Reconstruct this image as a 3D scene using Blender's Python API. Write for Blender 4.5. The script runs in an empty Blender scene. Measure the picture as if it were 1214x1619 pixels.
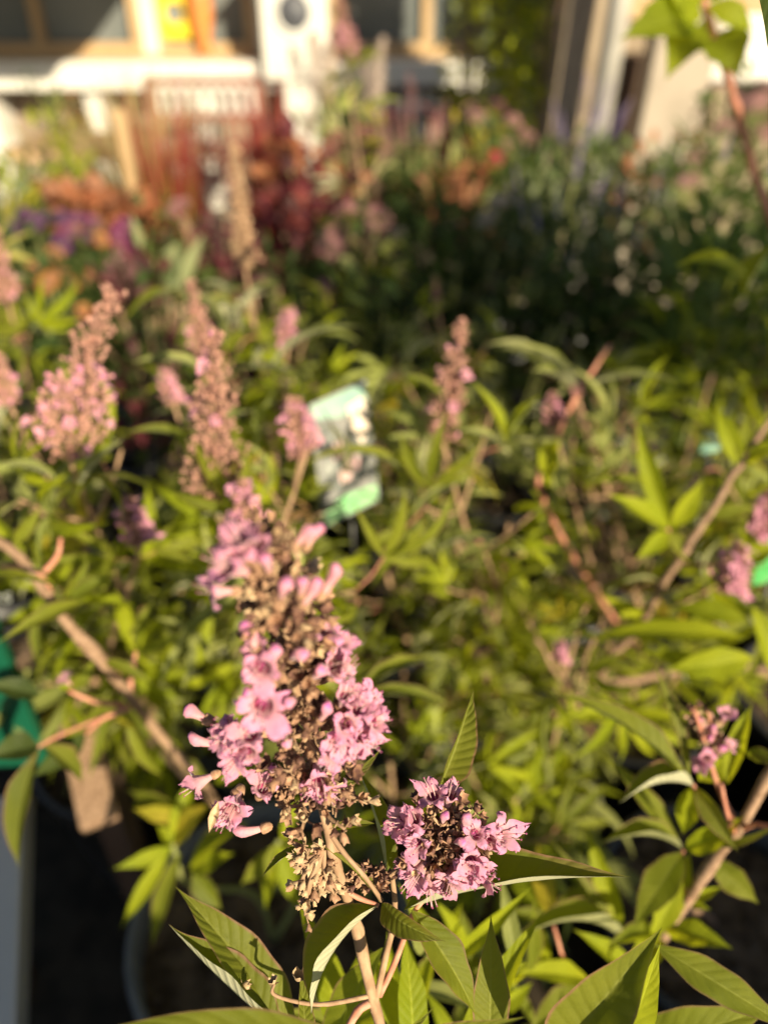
import bpy, math, random
from mathutils import Vector, Matrix, Euler, noise
R = math.radians
S = bpy.context.scene
C = S.collection
PI = math.pi

# ------------------------------------------------------------------ camera
CAM = Vector((0.0, 0.0, 1.05)); PITCH = R(35)
cd = bpy.data.cameras.new('camera'); cam = bpy.data.objects.new('camera', cd); C.objects.link(cam)
cam.location = CAM; cam.rotation_euler = (R(90) - PITCH, 0, 0)
cd.sensor_fit = 'HORIZONTAL'; cd.sensor_width = 24.0; cd.lens = 24.0
cd.clip_start = 0.01; cd.clip_end = 500
cd.dof.use_dof = True; cd.dof.focus_distance = 0.272; cd.dof.aperture_fstop = 3.9
S.camera = cam
# ------------------------------------------------------------------ world, sun, exposure
SUN_EL = 24.0
SUN_DIR = Vector((0.50, -0.866, 0)).normalized() * math.cos(R(SUN_EL)) + Vector((0, 0, math.sin(R(SUN_EL))))   # towards the sun
w = bpy.data.worlds.new('World'); S.world = w; w.use_nodes = True
nt = w.node_tree; nt.nodes.clear()
o_ = nt.nodes.new('ShaderNodeOutputWorld'); b_ = nt.nodes.new('ShaderNodeBackground'); s_ = nt.nodes.new('ShaderNodeTexSky')
s_.sky_type = 'NISHITA'; s_.sun_disc = False; s_.sun_elevation = R(SUN_EL)
s_.sun_rotation = math.atan2(SUN_DIR.x, SUN_DIR.y)
b_.inputs['Strength'].default_value = 0.05
nt.links.new(s_.outputs[0], b_.inputs[0]); nt.links.new(b_.outputs[0], o_.inputs[0])
ld = bpy.data.lights.new('sun', 'SUN'); ld.energy = 5.0; ld.angle = R(0.55); ld.color = (1.0, 0.86, 0.61)
lo = bpy.data.objects.new('sun', ld); C.objects.link(lo); lo.rotation_euler = SUN_DIR.to_track_quat('Z', 'Y').to_euler()
lo.location = (0, 0, 20)
S.view_settings.view_transform = 'Standard'; S.view_settings.look = 'None'
S.view_settings.exposure = 1.15; S.view_settings.gamma = 1.0
S.render.engine = 'CYCLES'
S.cycles.max_bounces = 8; S.cycles.transmission_bounces = 6; S.cycles.diffuse_bounces = 4

# ------------------------------------------------------------------ photo pixel + distance -> point
FWD = Vector((0, math.cos(PITCH), -math.sin(PITCH))); UP = Vector((0, math.sin(PITCH), math.cos(PITCH))); RT = Vector((1, 0, 0))
def ray(px, py): return FWD + RT * ((px - 607) / 1215) + UP * ((809.5 - py) / 1215)
def P(px, py, d): return CAM + ray(px, py) * d                 # d: depth in metres
def PY(px, py, Y): r = ray(px, py); return CAM + r * (Y / r.y)  # on the vertical plane y = Y
def PZ(px, py, z): r = ray(px, py); return CAM + r * ((z - CAM.z) / r.z)

# ------------------------------------------------------------------ helpers
def tag(o, label=None, cat=None, group=None, kind=None):
    if label: o['label'] = label
    if cat: o['category'] = cat
    if group: o['group'] = group
    if kind: o['kind'] = kind
    return o
def thing(name, label, cat, loc=(0, 0, 0), group=None, rz=0):
    o = bpy.data.objects.new(name, None); C.objects.link(o); o.location = loc; o.rotation_euler = (0, 0, rz)
    o.empty_display_size = 0.05
    return tag(o, label, cat, group)
class MB:
    def __init__(s): s.v = []; s.f = []; s.uv = []; s.mi = []; s.M = None
    def add(s, vs, fs, uvs=None, mi=0):
        b = len(s.v); s.v += [Vector(v) for v in vs]
        for f in fs:
            s.f.append([b + i for i in f]); s.mi.append(mi)
            s.uv += [uvs[i] if uvs else (0, 0) for i in f]
    def box(s, c, d, rz=0, mi=0, M=None, taper=1.0):
        m = M or (Matrix.Translation(c) @ Matrix.Rotation(rz, 4, 'Z'))
        x, y, z = d[0] / 2, d[1] / 2, d[2] / 2
        vs = [m @ Vector((a * x * (taper if k > 0 else 1), b * y * (taper if k > 0 else 1), k * z)) for k in (-1, 1) for b in (-1, 1) for a in (-1, 1)]
        s.add(vs, [(0, 2, 3, 1), (4, 5, 7, 6), (0, 1, 5, 4), (2, 6, 7, 3), (0, 4, 6, 2), (1, 3, 7, 5)], None, mi)
    def tube(s, pts, rad, n=8, mi=0, cap=True):
        pts = [Vector(p) for p in pts]
        if not hasattr(rad, '__len__'): rad = [rad] * len(pts)
        vs = []; uvs = []; fs = []; a = None
        for i, p in enumerate(pts):
            t = (pts[min(i + 1, len(pts) - 1)] - pts[max(i - 1, 0)]).normalized()
            if a is None: a = t.orthogonal().normalized()
            a = (a - t * a.dot(t)).normalized(); b = t.cross(a)
            for k in range(n):
                q = 2 * PI * k / n
                vs.append(p + (a * math.cos(q) + b * math.sin(q)) * rad[i]); uvs.append((k / n, i / len(pts)))
        for i in range(len(pts) - 1):
            for k in range(n):
                fs.append((i * n + k, i * n + (k + 1) % n, (i + 1) * n + (k + 1) % n, (i + 1) * n + k))
        if cap: fs += [tuple(range(n))[::-1], tuple((len(pts) - 1) * n + k for k in range(n))]
        s.add(vs, fs, uvs, mi)
    def lathe(s, prof, n=24, M=None, mi=0, wob=0, capb=False, capt=False):
        M = M or Matrix(); vs = []; uvs = []; fs = []
        for i, (r, z) in enumerate(prof):
            for k in range(n):
                q = 2 * PI * k / n; rr = r * (1 + wob * math.sin(3 * q + i))
                vs.append(M @ Vector((rr * math.cos(q), rr * math.sin(q), z))); uvs.append((k / n, i / max(1, len(prof) - 1)))
        for i in range(len(prof) - 1):
            for k in range(n):
                fs.append((i * n + k, i * n + (k + 1) % n, (i + 1) * n + (k + 1) % n, (i + 1) * n + k))
        if capb: fs.append(tuple(range(n))[::-1])
        if capt: fs.append(tuple((len(prof) - 1) * n + k for k in range(n)))
        s.add(vs, fs, uvs, mi)
    def leaf(s, p0, p1, W, nrm, sag=0.0, fold=0.25, nl=12, nw=4, peak=0.42, wave=0.0, rng=None, mi=0, roll=0.0, prof='lance', tipdroop=0.0):
        p0, p1 = Vector(p0), Vector(p1); L = (p1 - p0).length; ax = (p1 - p0).normalized()
        nrm = Vector(nrm); nrm = (nrm - ax * nrm.dot(ax)).normalized()
        ph = rng.random() * 9 if rng else 0
        vs = []; uvs = []; fs = []
        pts = []
        for i in range(nl + 1):
            t = i / nl
            pts.append(p0.lerp(p1, t) + nrm * (sag * 4 * t * (1 - t)) - nrm * (tipdroop * max(0, t - .6) ** 2 * 6 * L))
        for i in range(nl + 1):
            t = i / nl
            T = (pts[min(i + 1, nl)] - pts[max(i - 1, 0)]).normalized()
            N = (nrm - T * nrm.dot(T)).normalized()
            if roll: N = (Matrix.Rotation(roll * (t - .3), 3, T) @ N)
            B = T.cross(N)
            if prof == 'lance':
                e = math.log(.5) / math.log(peak); wt = math.sin(PI * min(1, t ** e)) ** 1.3 * .97 + .03 * (1 - t)
                if t > .8: wt *= 1 - 0.25 * (t - .8) / .2
            elif prof == 'heart':
                wt = math.sin(PI * (t * .93 + .05) ** .62) ** .8
            else: wt = math.sin(PI * t) ** .6
            wt *= 1 + .04 * math.sin(t * 23 + ph)
            for k in range(nw + 1):
                u = k / nw * 2 - 1
                h = fold * W / 2 * wt * (abs(u) ** 1.1)
                h += wave * W * math.sin(t * 15 + ph + u * 2) * abs(u) * wt
                h += wave * .25 * W * math.sin(t * 43 + ph) * (1 - abs(u)) * abs(u) * 4 * wt
                vs.append(pts[i] + B * (u * W / 2 * wt * (1 - .12 * fold)) + N * h); uvs.append((u * .5 + .5, t))
        n = nw + 1
        for i in range(nl):
            for k in range(nw): fs.append((i * n + k, i * n + k + 1, (i + 1) * n + k + 1, (i + 1) * n + k))
        s.add(vs, fs, uvs, mi)
    def mesh(s, name, mats, smooth=True):
        me = bpy.data.meshes.new(name); me.from_pydata([tuple(v) for v in s.v], [], s.f)
        uv = me.uv_layers.new(name='UVMap')
        fl = [c for q in s.uv for c in q]; uv.data.foreach_set('uv', fl)
        for m in (mats if isinstance(mats, (list, tuple)) else [mats]): me.materials.append(m)
        me.polygons.foreach_set('material_index', s.mi)
        me.polygons.foreach_set('use_smooth', [smooth] * len(me.polygons)); me.update()
        return me
    def build(s, name, mats, parent=None, smooth=True, bevel=0, world=False):
        me = s.mesh(name, mats, smooth)
        o = link(name, me, parent, world)
        if bevel:
            md = o.modifiers.new('bevel', 'BEVEL'); md.width = bevel; md.segments = 2; md.limit_method = 'ANGLE'
        return o
def link(name, me, parent=None, world=False, mat=None):
    o = bpy.data.objects.new(name, me); C.objects.link(o)
    if parent:
        o.parent = parent
        if world: o.matrix_parent_inverse = world_of(parent).inverted()
    if mat is not None: o.matrix_basis = mat
    return o
def world_of(o):
    m = o.matrix_basis.copy() if False else Matrix.LocRotScale(o.location, o.rotation_euler, o.scale)
    if o.parent: m = world_of(o.parent) @ o.matrix_parent_inverse @ m
    return m
def copy_tree(o, parent=None):
    c = o.copy(); C.objects.link(c); c.parent = parent
    for ch in list(o.children): copy_tree(ch, c)
    return c

# ------------------------------------------------------------------ materials
def nodes(name):
    m = bpy.data.materials.new(name); m.use_nodes = True; n = m.node_tree; n.nodes.clear()
    return m, n, n.nodes.new, n.links.new
def mixc(n, fac, a, b, op='MIX'):
    x = n.nodes.new('ShaderNodeMix'); x.data_type = 'RGBA'; x.blend_type = op
    for sock, val in ((x.inputs[0], fac), (x.inputs[6], a), (x.inputs[7], b)):
        if isinstance(val, bpy.types.NodeSocket): n.links.new(val, sock)
        elif isinstance(val, (tuple, list)): sock.default_value = (*val, 1)
        else: sock.default_value = val
    return x.outputs[2]
def mth(n, op, a, b=None, c=None):
    x = n.nodes.new('ShaderNodeMath'); x.operation = op
    for i, v in enumerate((a, b, c)):
        if v is None: continue
        if isinstance(v, bpy.types.NodeSocket): n.links.new(v, x.inputs[i])
        else: x.inputs[i].default_value = v
    return x.outputs[0]
def sstep(n, v, lo, hi):
    x = n.nodes.new('ShaderNodeMapRange'); x.interpolation_type = 'SMOOTHSTEP'; n.links.new(v, x.inputs[0])
    x.inputs[1].default_value = lo; x.inputs[2].default_value = hi; return x.outputs[0]
def noise_f(n, scale, detail=3, coord=None):
    x = n.nodes.new('ShaderNodeTexNoise'); x.inputs['Scale'].default_value = scale; x.inputs['Detail'].default_value = detail
    if coord is None:
        t = n.nodes.new('ShaderNodeTexCoord'); coord = t.outputs['Object']
    n.links.new(coord, x.inputs['Vector']); return x.outputs['Fac']
def leaf_mat(name, c1, c2, under, trans, tf=0.38, rough=0.6, edge=None, veins=11, vein_c=None, bump=0.22, spec=.22, brown=0.0):
    m, n, N, L = nodes(name)
    uv = N('ShaderNodeUVMap'); sp = N('ShaderNodeSeparateXYZ'); L(uv.outputs[0], sp.inputs[0])
    u = mth(n, 'ABSOLUTE', mth(n, 'MULTIPLY_ADD', sp.outputs[0], 2.0, -1.0)); v = sp.outputs[1]
    oi = N('ShaderNodeObjectInfo'); geo = N('ShaderNodeNewGeometry')
    nz = noise_f(n, 45, 4); nz2 = noise_f(n, 600, 2)
    f = sstep(n, mth(n, 'ADD', mth(n, 'MULTIPLY', nz, .8), mth(n, 'MULTIPLY', mth(n, 'ADD', oi.outputs['Random'], mth(n, 'MULTIPLY', geo.outputs['Random Per Island'], 1.0)), .3)), .4, 1.0)
    col = mixc(n, f, c1, c2)
    if brown: col = mixc(n, mth(n, 'MULTIPLY', sstep(n, noise_f(n, 24, 3), .55, .7), brown), col, (.16, .09, .045))
    # side veins run outward and forward from the midrib
    ph = mth(n, 'SUBTRACT', mth(n, 'MULTIPLY', v, float(veins)), mth(n, 'MULTIPLY', u, 1.7))
    tri = mth(n, 'ABSOLUTE', mth(n, 'SUBTRACT', mth(n, 'FRACT', ph), .5))      # 0 at the vein
    vein = mth(n, 'SUBTRACT', 1.0, sstep(n, tri, .0, .10))
    vein = mth(n, 'MULTIPLY', vein, mth(n, 'SUBTRACT', 1.0, mth(n, 'MULTIPLY', u, .6)))
    mid = mth(n, 'SUBTRACT', 1.0, sstep(n, u, .02, .09))
    vc = vein_c or tuple(min(1, x * 1.5 + .03) for x in c2)
    col = mixc(n, mth(n, 'MULTIPLY', vein, .16), col, vc); col = mixc(n, mth(n, 'MULTIPLY', mid, .5), col, vc)
    if edge: col = mixc(n, mth(n, 'MULTIPLY', sstep(n, u, .86, .98), .75), col, edge)
    col = mixc(n, mth(n, 'MULTIPLY', nz2, .35), col, tuple(x * .45 for x in c1))
    un = mixc(n, mth(n, 'MAXIMUM', mth(n, 'MULTIPLY', vein, .4), mid), under, tuple(x * 1.25 for x in under))
    un = mixc(n, mth(n, 'MULTIPLY', nz, .4), un, tuple(x * .6 for x in under))
    cc = mixc(n, geo.outputs['Backfacing'], col, un)
    bs = N('ShaderNodeBsdfPrincipled'); L(cc, bs.inputs['Base Color'])
    L(mth(n, 'MULTIPLY_ADD', nz, .25, rough - .1), bs.inputs['Roughness']); bs.inputs['Specular IOR Level'].default_value = spec
    tr = N('ShaderNodeBsdfTranslucent')
    tc = mixc(n, mth(n, 'MULTIPLY', mth(n, 'MAXIMUM', vein, mid), .45), trans, tuple(x * .5 for x in trans)); tc = mixc(n, mth(n, 'MULTIPLY', f, .5), tc, tuple(x * .6 for x in trans))
    L(tc, tr.inputs[0])
    h = mth(n, 'ADD', mth(n, 'MULTIPLY', sstep(n, tri, 0, .4), 1.0), mth(n, 'MULTIPLY', sstep(n, u, 0, .2), 1.4)); h = mth(n, 'ADD', h, mth(n, 'MULTIPLY', nz2, .5))
    bp = N('ShaderNodeBump'); bp.inputs['Strength'].default_value = bump; bp.inputs['Distance'].default_value = .0007; L(h, bp.inputs['Height'])
    L(bp.outputs[0], bs.inputs['Normal'])
    mx = N('ShaderNodeMixShader'); mx.inputs[0].default_value = tf; L(bs.outputs[0], mx.inputs[1]); L(tr.outputs[0], mx.inputs[2])
    o = N('ShaderNodeOutputMaterial'); L(mx.outputs[0], o.inputs[0]); return m
def petal_mat(name, ca, cb, tf=.35, scale=300, tipc=None):
    m, n, N, L = nodes(name)
    uv = N('ShaderNodeUVMap'); sp = N('ShaderNodeSeparateXYZ'); L(uv.outputs[0], sp.inputs[0])
    col = mixc(n, sstep(n, sp.outputs[1], .15, .8), ca, cb)
    if tipc: col = mixc(n, mth(n, 'MULTIPLY', sstep(n, sp.outputs[1], .85, 1.0), .7), col, tipc)
    nz = noise_f(n, scale, 3); oi = N('ShaderNodeObjectInfo')
    col = mixc(n, mth(n, 'MULTIPLY', sstep(n, nz, .4, .75), .5), col, tuple(x * .6 for x in cb))
    col = mixc(n, mth(n, 'MULTIPLY', oi.outputs['Random'], .35), col, ca)
    bs = N('ShaderNodeBsdfPrincipled'); L(col, bs.inputs['Base Color']); bs.inputs['Roughness'].default_value = .6; bs.inputs['Specular IOR Level'].default_value = .25
    if 'Sheen Weight' in bs.inputs: bs.inputs['Sheen Weight'].default_value = .3
    bp = N('ShaderNodeBump'); bp.inputs['Strength'].default_value = .9; bp.inputs['Distance'].default_value = .0007; L(nz, bp.inputs['Height']); L(bp.outputs[0], bs.inputs['Normal'])
    tr = N('ShaderNodeBsdfTranslucent'); L(col, tr.inputs[0])
    mx = N('ShaderNodeMixShader'); mx.inputs[0].default_value = tf; L(bs.outputs[0], mx.inputs[1]); L(tr.outputs[0], mx.inputs[2])
    o = N('ShaderNodeOutputMaterial'); L(mx.outputs[0], o.inputs[0]); return m
def mat(name, a, b=None, scale=30, rough=.7, bump=.3, dist=.002, spec=.4, stretch=None, detail=6, metal=0, lo=.35, hi=.7):
    m, n, N, L = nodes(name); b = b or tuple(x * .7 for x in a)
    tc = N('ShaderNodeTexCoord'); co = tc.outputs['Object']
    if stretch:
        mp = N('ShaderNodeMapping'); mp.inputs['Scale'].default_value = stretch; L(co, mp.inputs[0]); co = mp.outputs[0]
    nz = noise_f(n, scale, detail, co)
    oi = N('ShaderNodeObjectInfo')
    col = mixc(n, sstep(n, nz, lo, hi), a, b)
    col = mixc(n, mth(n, 'MULTIPLY', oi.outputs['Random'], .25), col, tuple(x * .7 for x in a))
    bs = N('ShaderNodeBsdfPrincipled'); L(col, bs.inputs['Base Color']); bs.inputs['Roughness'].default_value = rough; bs.inputs['Specular IOR Level'].default_value = spec; bs.inputs['Metallic'].default_value = metal
    bp = N('ShaderNodeBump'); bp.inputs['Strength'].default_value = bump; bp.inputs['Distance'].default_value = dist; L(nz, bp.inputs['Height']); L(bp.outputs[0], bs.inputs['Normal'])
    o = N('ShaderNodeOutputMaterial'); L(bs.outputs[0], o.inputs[0]); return m
RED_EDGE = (.20, .09, .07)
M = {}
M['leaf'] = leaf_mat('chaste_leaf', (.095, .118, .008), (.19, .205, .016), (.36, .36, .18), (.62, .68, .02), tf=.42, edge=RED_EDGE)
M['leaf_hero'] = leaf_mat('chaste_leaf_olive', (.085, .100, .010), (.16, .17, .016), (.55, .54, .36), (.50, .56, .02), tf=.36, edge=(.26, .10, .09), veins=13, bump=.4, brown=.55)
M['leaf_young'] = leaf_mat('chaste_leaf_young', (.20, .25, .008), (.34, .37, .012), (.36, .40, .12), (.72, .74, .02), tf=.48, veins=12)
M['leaf_yellow'] = leaf_mat('chaste_leaf_yellow', (.30, .28, .02), (.42, .30, .02), (.45, .40, .12), (.8, .7, .05), tf=.45)
M['leaf_sage'] = leaf_mat('chaste_leaf_sage', (.14, .16, .035), (.26, .27, .08), (.42, .42, .26), (.45, .50, .10), tf=.3)
M['leaf_brown'] = leaf_mat('withered_leaf', (.16, .09, .035), (.26, .15, .06), (.3, .2, .1), (.4, .2, .05), tf=.3)
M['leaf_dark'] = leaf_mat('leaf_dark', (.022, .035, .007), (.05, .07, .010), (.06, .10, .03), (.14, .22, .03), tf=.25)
M['leaf_mid'] = leaf_mat('leaf_mid', (.05, .085, .015), (.10, .14, .03), (.16, .2, .1), (.3, .42, .05), tf=.35)
M['leaf_grey'] = leaf_mat('leaf_grey', (.14, .17, .07), (.26, .28, .13), (.3, .34, .18), (.28, .38, .12), tf=.3)
M['leaf_bright'] = leaf_mat('leaf_bright', (.22, .27, .012), (.34, .38, .02), (.4, .45, .1), (.85, .9, .03), tf=.6)
M['leaf_red'] = leaf_mat('leaf_red', (.13, .025, .025), (.24, .06, .045), (.25, .10, .08), (.4, .08, .06), tf=.35)
M['leaf_orange'] = leaf_mat('leaf_orange', (.30, .10, .045), (.42, .19, .09), (.4, .2, .12), (.5, .2, .08), tf=.35)
M['leaf_wine'] = leaf_mat('leaf_wine', (.06, .015, .022), (.14, .03, .035), (.12, .06, .06), (.35, .05, .06), tf=.3)
M['leaf_broad'] = leaf_mat('leaf_broad', (.12, .16, .010), (.22, .27, .012), (.3, .38, .10), (.8, .85, .02), tf=.6, veins=6)
M['grass_red'] = leaf_mat('grass_red', (.20, .035, .03), (.30, .09, .05), (.35, .08, .06), (.75, .14, .1), tf=.4)
M['grass_green'] = leaf_mat('grass_green', (.20, .24, .03), (.30, .30, .05), (.3, .32, .1), (.5, .6, .08), tf=.4)
M['grass_tan'] = leaf_mat('grass_tan', (.40, .32, .14), (.50, .42, .18), (.5, .42, .2), (.6, .5, .2), tf=.4)
M['petal'] = petal_mat('chaste_petal', (.70, .38, .38), (.66, .26, .43), .32, 350, (.62, .24, .48))
M['petal_bud'] = petal_mat('chaste_bud', (.72, .38, .36), (.70, .27, .38), .28, 350, (.55, .10, .50))
M['petal_pale'] = petal_mat('petal_pale', (.75, .5, .48), (.78, .48, .50), .35)
M['throat'] = petal_mat('throat', (.30, .04, .10), (.38, .06, .20), .2)
M['calyx'] = mat('calyx', (.26, .14, .08), (.42, .25, .15), 700, .85, .6, .0004)
M['calyx_dark'] = mat('calyx_dark', (.11, .05, .04), (.26, .14, .08), 600, .85, .6, .0004)
M['calyx_dry'] = mat('calyx_dry', (.36, .24, .13), (.50, .36, .22), 700, .9, .7, .0004)
M['calyx_mid'] = mat('calyx_mid', (.36, .19, .14), (.46, .26, .21), 300, .85, .4, .0004)
M['stem'] = mat('stem', (.25, .15, .085), (.40, .26, .155), 260, .8, .7, .0006, stretch=(1, 1, .25))
M['stem_red'] = mat('stem_red', (.42, .16, .10), (.52, .26, .17), 260, .7, .4, .0004)
M['stem_brown'] = mat('stem_brown', (.20, .12, .07), (.34, .22, .14), 200, .8, .6, .0006)
M['stem_green'] = mat('stem_green', (.16, .18, .05), (.24, .24, .08), 200, .7, .4, .0004)
M['pot'] = mat('black_pot', (.018, .018, .019), (.03, .03, .03), 60, .42, .2, .0006, spec=.5)
M['pot_grey'] = mat('grey_pot', (.09, .095, .10), (.13, .13, .13), 60, .5, .2, .0006)
M['pot_clay'] = mat('clay_pot', (.36, .13, .06), (.42, .19, .10), 60, .8, .3, .001)
M['soil'] = mat('soil', (.12, .085, .055), (.03, .02, .012), 55, .95, 1.0, .012, spec=.1)
M['ground'] = mat('ground', (.030, .024, .017), (.060, .046, .030), 22, .95, .6, .01, spec=.1)
M['paving'] = mat('paving', (.20, .17, .13), (.30, .26, .20), 9, .9, .4, .004)
M['white'] = mat('white_paint', (.62, .60, .55), (.52, .50, .45), 6, .6, .2, .001, lo=.45, hi=.85)
M['white_metal'] = mat('white_metal', (.62, .62, .60), (.50, .50, .48), 14, .45, .1, .0005)
M['wood'] = mat('weathered_wood', (.34, .27, .19), (.20, .15, .10), 20, .85, .6, .003, stretch=(5, 5, .6))
M['wood_warm'] = mat('warm_wood', (.42, .29, .15), (.34, .22, .11), 14, .6, .4, .002, stretch=(5, 5, .6))
M['wood_dark'] = mat('dark_wood', (.10, .06, .04), (.06, .035, .02), 14, .8, .4, .002, stretch=(5, 5, .6))
M['rust_wood'] = mat('red_brown_wood', (.22, .10, .07), (.17, .075, .05), 14, .6, .4, .002)
M['galv'] = mat('galvanised', (.50, .48, .43), (.40, .38, .34), 9, .45, .1, .001, metal=.3)
M['glass'] = mat('window_glass', (.10, .115, .115), (.15, .16, .155), 2.5, .12, .0, .001, spec=.5)
M['wall'] = mat('plaster_wall', (.62, .59, .52), (.52, .49, .43), 5, .9, .4, .002)
M['slab'] = mat('slab', (.34, .29, .23), (.27, .23, .18), 7, .9, .4, .002)
M['shade_plinth'] = mat('shade_plinth', (.20, .15, .11), (.27, .21, .15), 7, .9, .4, .002)  # brown puts the dimness behind the bench slats into the colour
M['shade_awning'] = mat('awning_cloth', (.42, .44, .40), (.38, .40, .36), 7, .9, .3, .002)
M['roof'] = mat('roof_tile', (.22, .10, .07), (.15, .07, .05), 12, .85, .5, .006)
M['green_card'] = mat('green_board', (.003, .075, .038), (.003, .055, .03), 6, .45, .05, .0005)
M['yellow'] = mat('yellow_paper', (.80, .58, .03), (.75, .50, .02), 8, .6, .1, .0005)
M['orange'] = mat('orange_glaze', (.60, .22, .06), (.50, .16, .05), 8, .4, .1, .001)
M['hole_shade'] = mat('dark_disc', (.07, .075, .09), (.09, .09, .10), 8, .5, .1, .001)
M['card_teal'] = mat('card_teal', (.12, .27, .21), (.20, .32, .25), 45, .35, .05, .0003)
M['card_green'] = mat('card_green', (.06, .30, .08), (.20, .42, .18), 45, .35, .05, .0003)
M['card_grey'] = mat('card_grey', (.05, .06, .05), (.16, .15, .14), 60, .35, .05, .0003)
M['card_white'] = mat('card_white', (.22, .23, .21), (.15, .16, .14), 40, .3, .05, .0003)
M['card_skin'] = mat('card_beige', (.62, .50, .38), (.70, .60, .48), 50, .35, .05, .0003)
def flat_petal(name, c): return petal_mat(name, c, tuple(min(1, x * 1.1) for x in c), .3)
M['f_purple'] = flat_petal('purple_petal', (.12, .02, .12)); M['f_mag'] = flat_petal('magenta_petal', (.28, .04, .15))
M['f_orange'] = flat_petal('orange_petal', (.42, .18, .05)); M['f_red'] = flat_petal('red_petal', (.60, .06, .06))
M['f_rose'] = flat_petal('rose_petal', (.38, .18, .18)); M['f_lilac'] = flat_petal('lilac_petal', (.32, .25, .42)); M['f_cream'] = flat_petal('cream_petal', (.50, .40, .33))
M['f_brown'] = flat_petal('brown_head', (.34, .13, .10))

# ------------------------------------------------------------------ ground
g = MB(); g.add([(-60, -40, 0), (60, -40, 0), (60, 80, 0), (-60, 80, 0)], [(0, 1, 2, 3)])
tag(g.build('ground', M['ground']), kind='structure')
g = MB(); g.box((0, 4.35, .004), (12, 2.9, .012)); g.box((-2.6, 1.0, .004), (1.4, 3.4, .012))
tag(g.build('paving', M['paving'], smooth=False), kind='structure')

# ------------------------------------------------------------------ chaste tree pieces
rng = random.Random(11)
def palmate(seed, hi=False):
    r = random.Random(seed); b = MB(); pl = r.uniform(.022, .038)
    pet = [(0, 0, 0), (pl * .5, 0, .004), (pl, 0, .002)]
    b.tube(pet, [.0009, .0007, .0007], 5, mi=1)
    n = r.choice([5, 5, 3, 4, 3, 5]); L = r.uniform(.070, .100); hub = Vector((pl, 0, .002))
    for k in range(n):
        a = (k - (n - 1) / 2) * {3: .70, 4: .62, 5: .56}[n] + r.uniform(-.12, .12)
        l = L * (1 - .17 * abs(k - (n - 1) / 2) ** 1.3 * (5 / n)) * r.uniform(.88, 1.08); l = max(l, .022)
        dr = r.uniform(-.75, .25)
        d = Vector((math.cos(a), math.sin(a), math.sin(dr))).normalized()
        nr = Vector((-.1, r.uniform(-.35, .35), 1))
        b.leaf(hub, hub + d * l, l * r.uniform(.145, .205), nr, sag=l * r.uniform(.02, .14), fold=r.uniform(.3, 1.1), nl=9, nw=4, wave=r.uniform(.0, .07), rng=r, roll=r.uniform(-.5, .5), tipdroop=r.uniform(0, .22))
    return b
PALM = {}
for key in ('leaf', 'leaf_young', 'leaf_yellow', 'leaf_sage', 'leaf_brown'):
    PALM[key] = [palmate(s).mesh('chaste_leaf', [M[key], M['stem_red' if key == 'leaf' else 'stem_green']]) for s in range(3 if key in ('leaf_yellow', 'leaf_brown') else 14)]

def frame(p, d, up=(0, 0, 1), s=1.0, roll=0.0):
    """matrix that carries +X to d and +Z near up"""
    d = Vector(d).normalized(); up = Vector(up); z = (up - d * up.dot(d))
    if z.length < 1e-4: z = d.orthogonal()
    z.normalize(); y = z.cross(d)
    m = Matrix(((d.x, y.x, z.x, 0), (d.y, y.y, z.y, 0), (d.z, y.z, z.z, 0), (0, 0, 0, 1)))
    return Matrix.Translation(p) @ m @ Matrix.Rotation(roll, 4, 'X') @ Matrix.Scale(s, 4)
def zframe(p, d, s=1.0, roll=0.0):
    q = Vector(d).normalized().to_track_quat('Z', 'Y').to_matrix().to_4x4()
    return Matrix.Translation(p) @ q @ Matrix.Rotation(roll, 4, 'Z') @ Matrix.Scale(s, 4)

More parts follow.
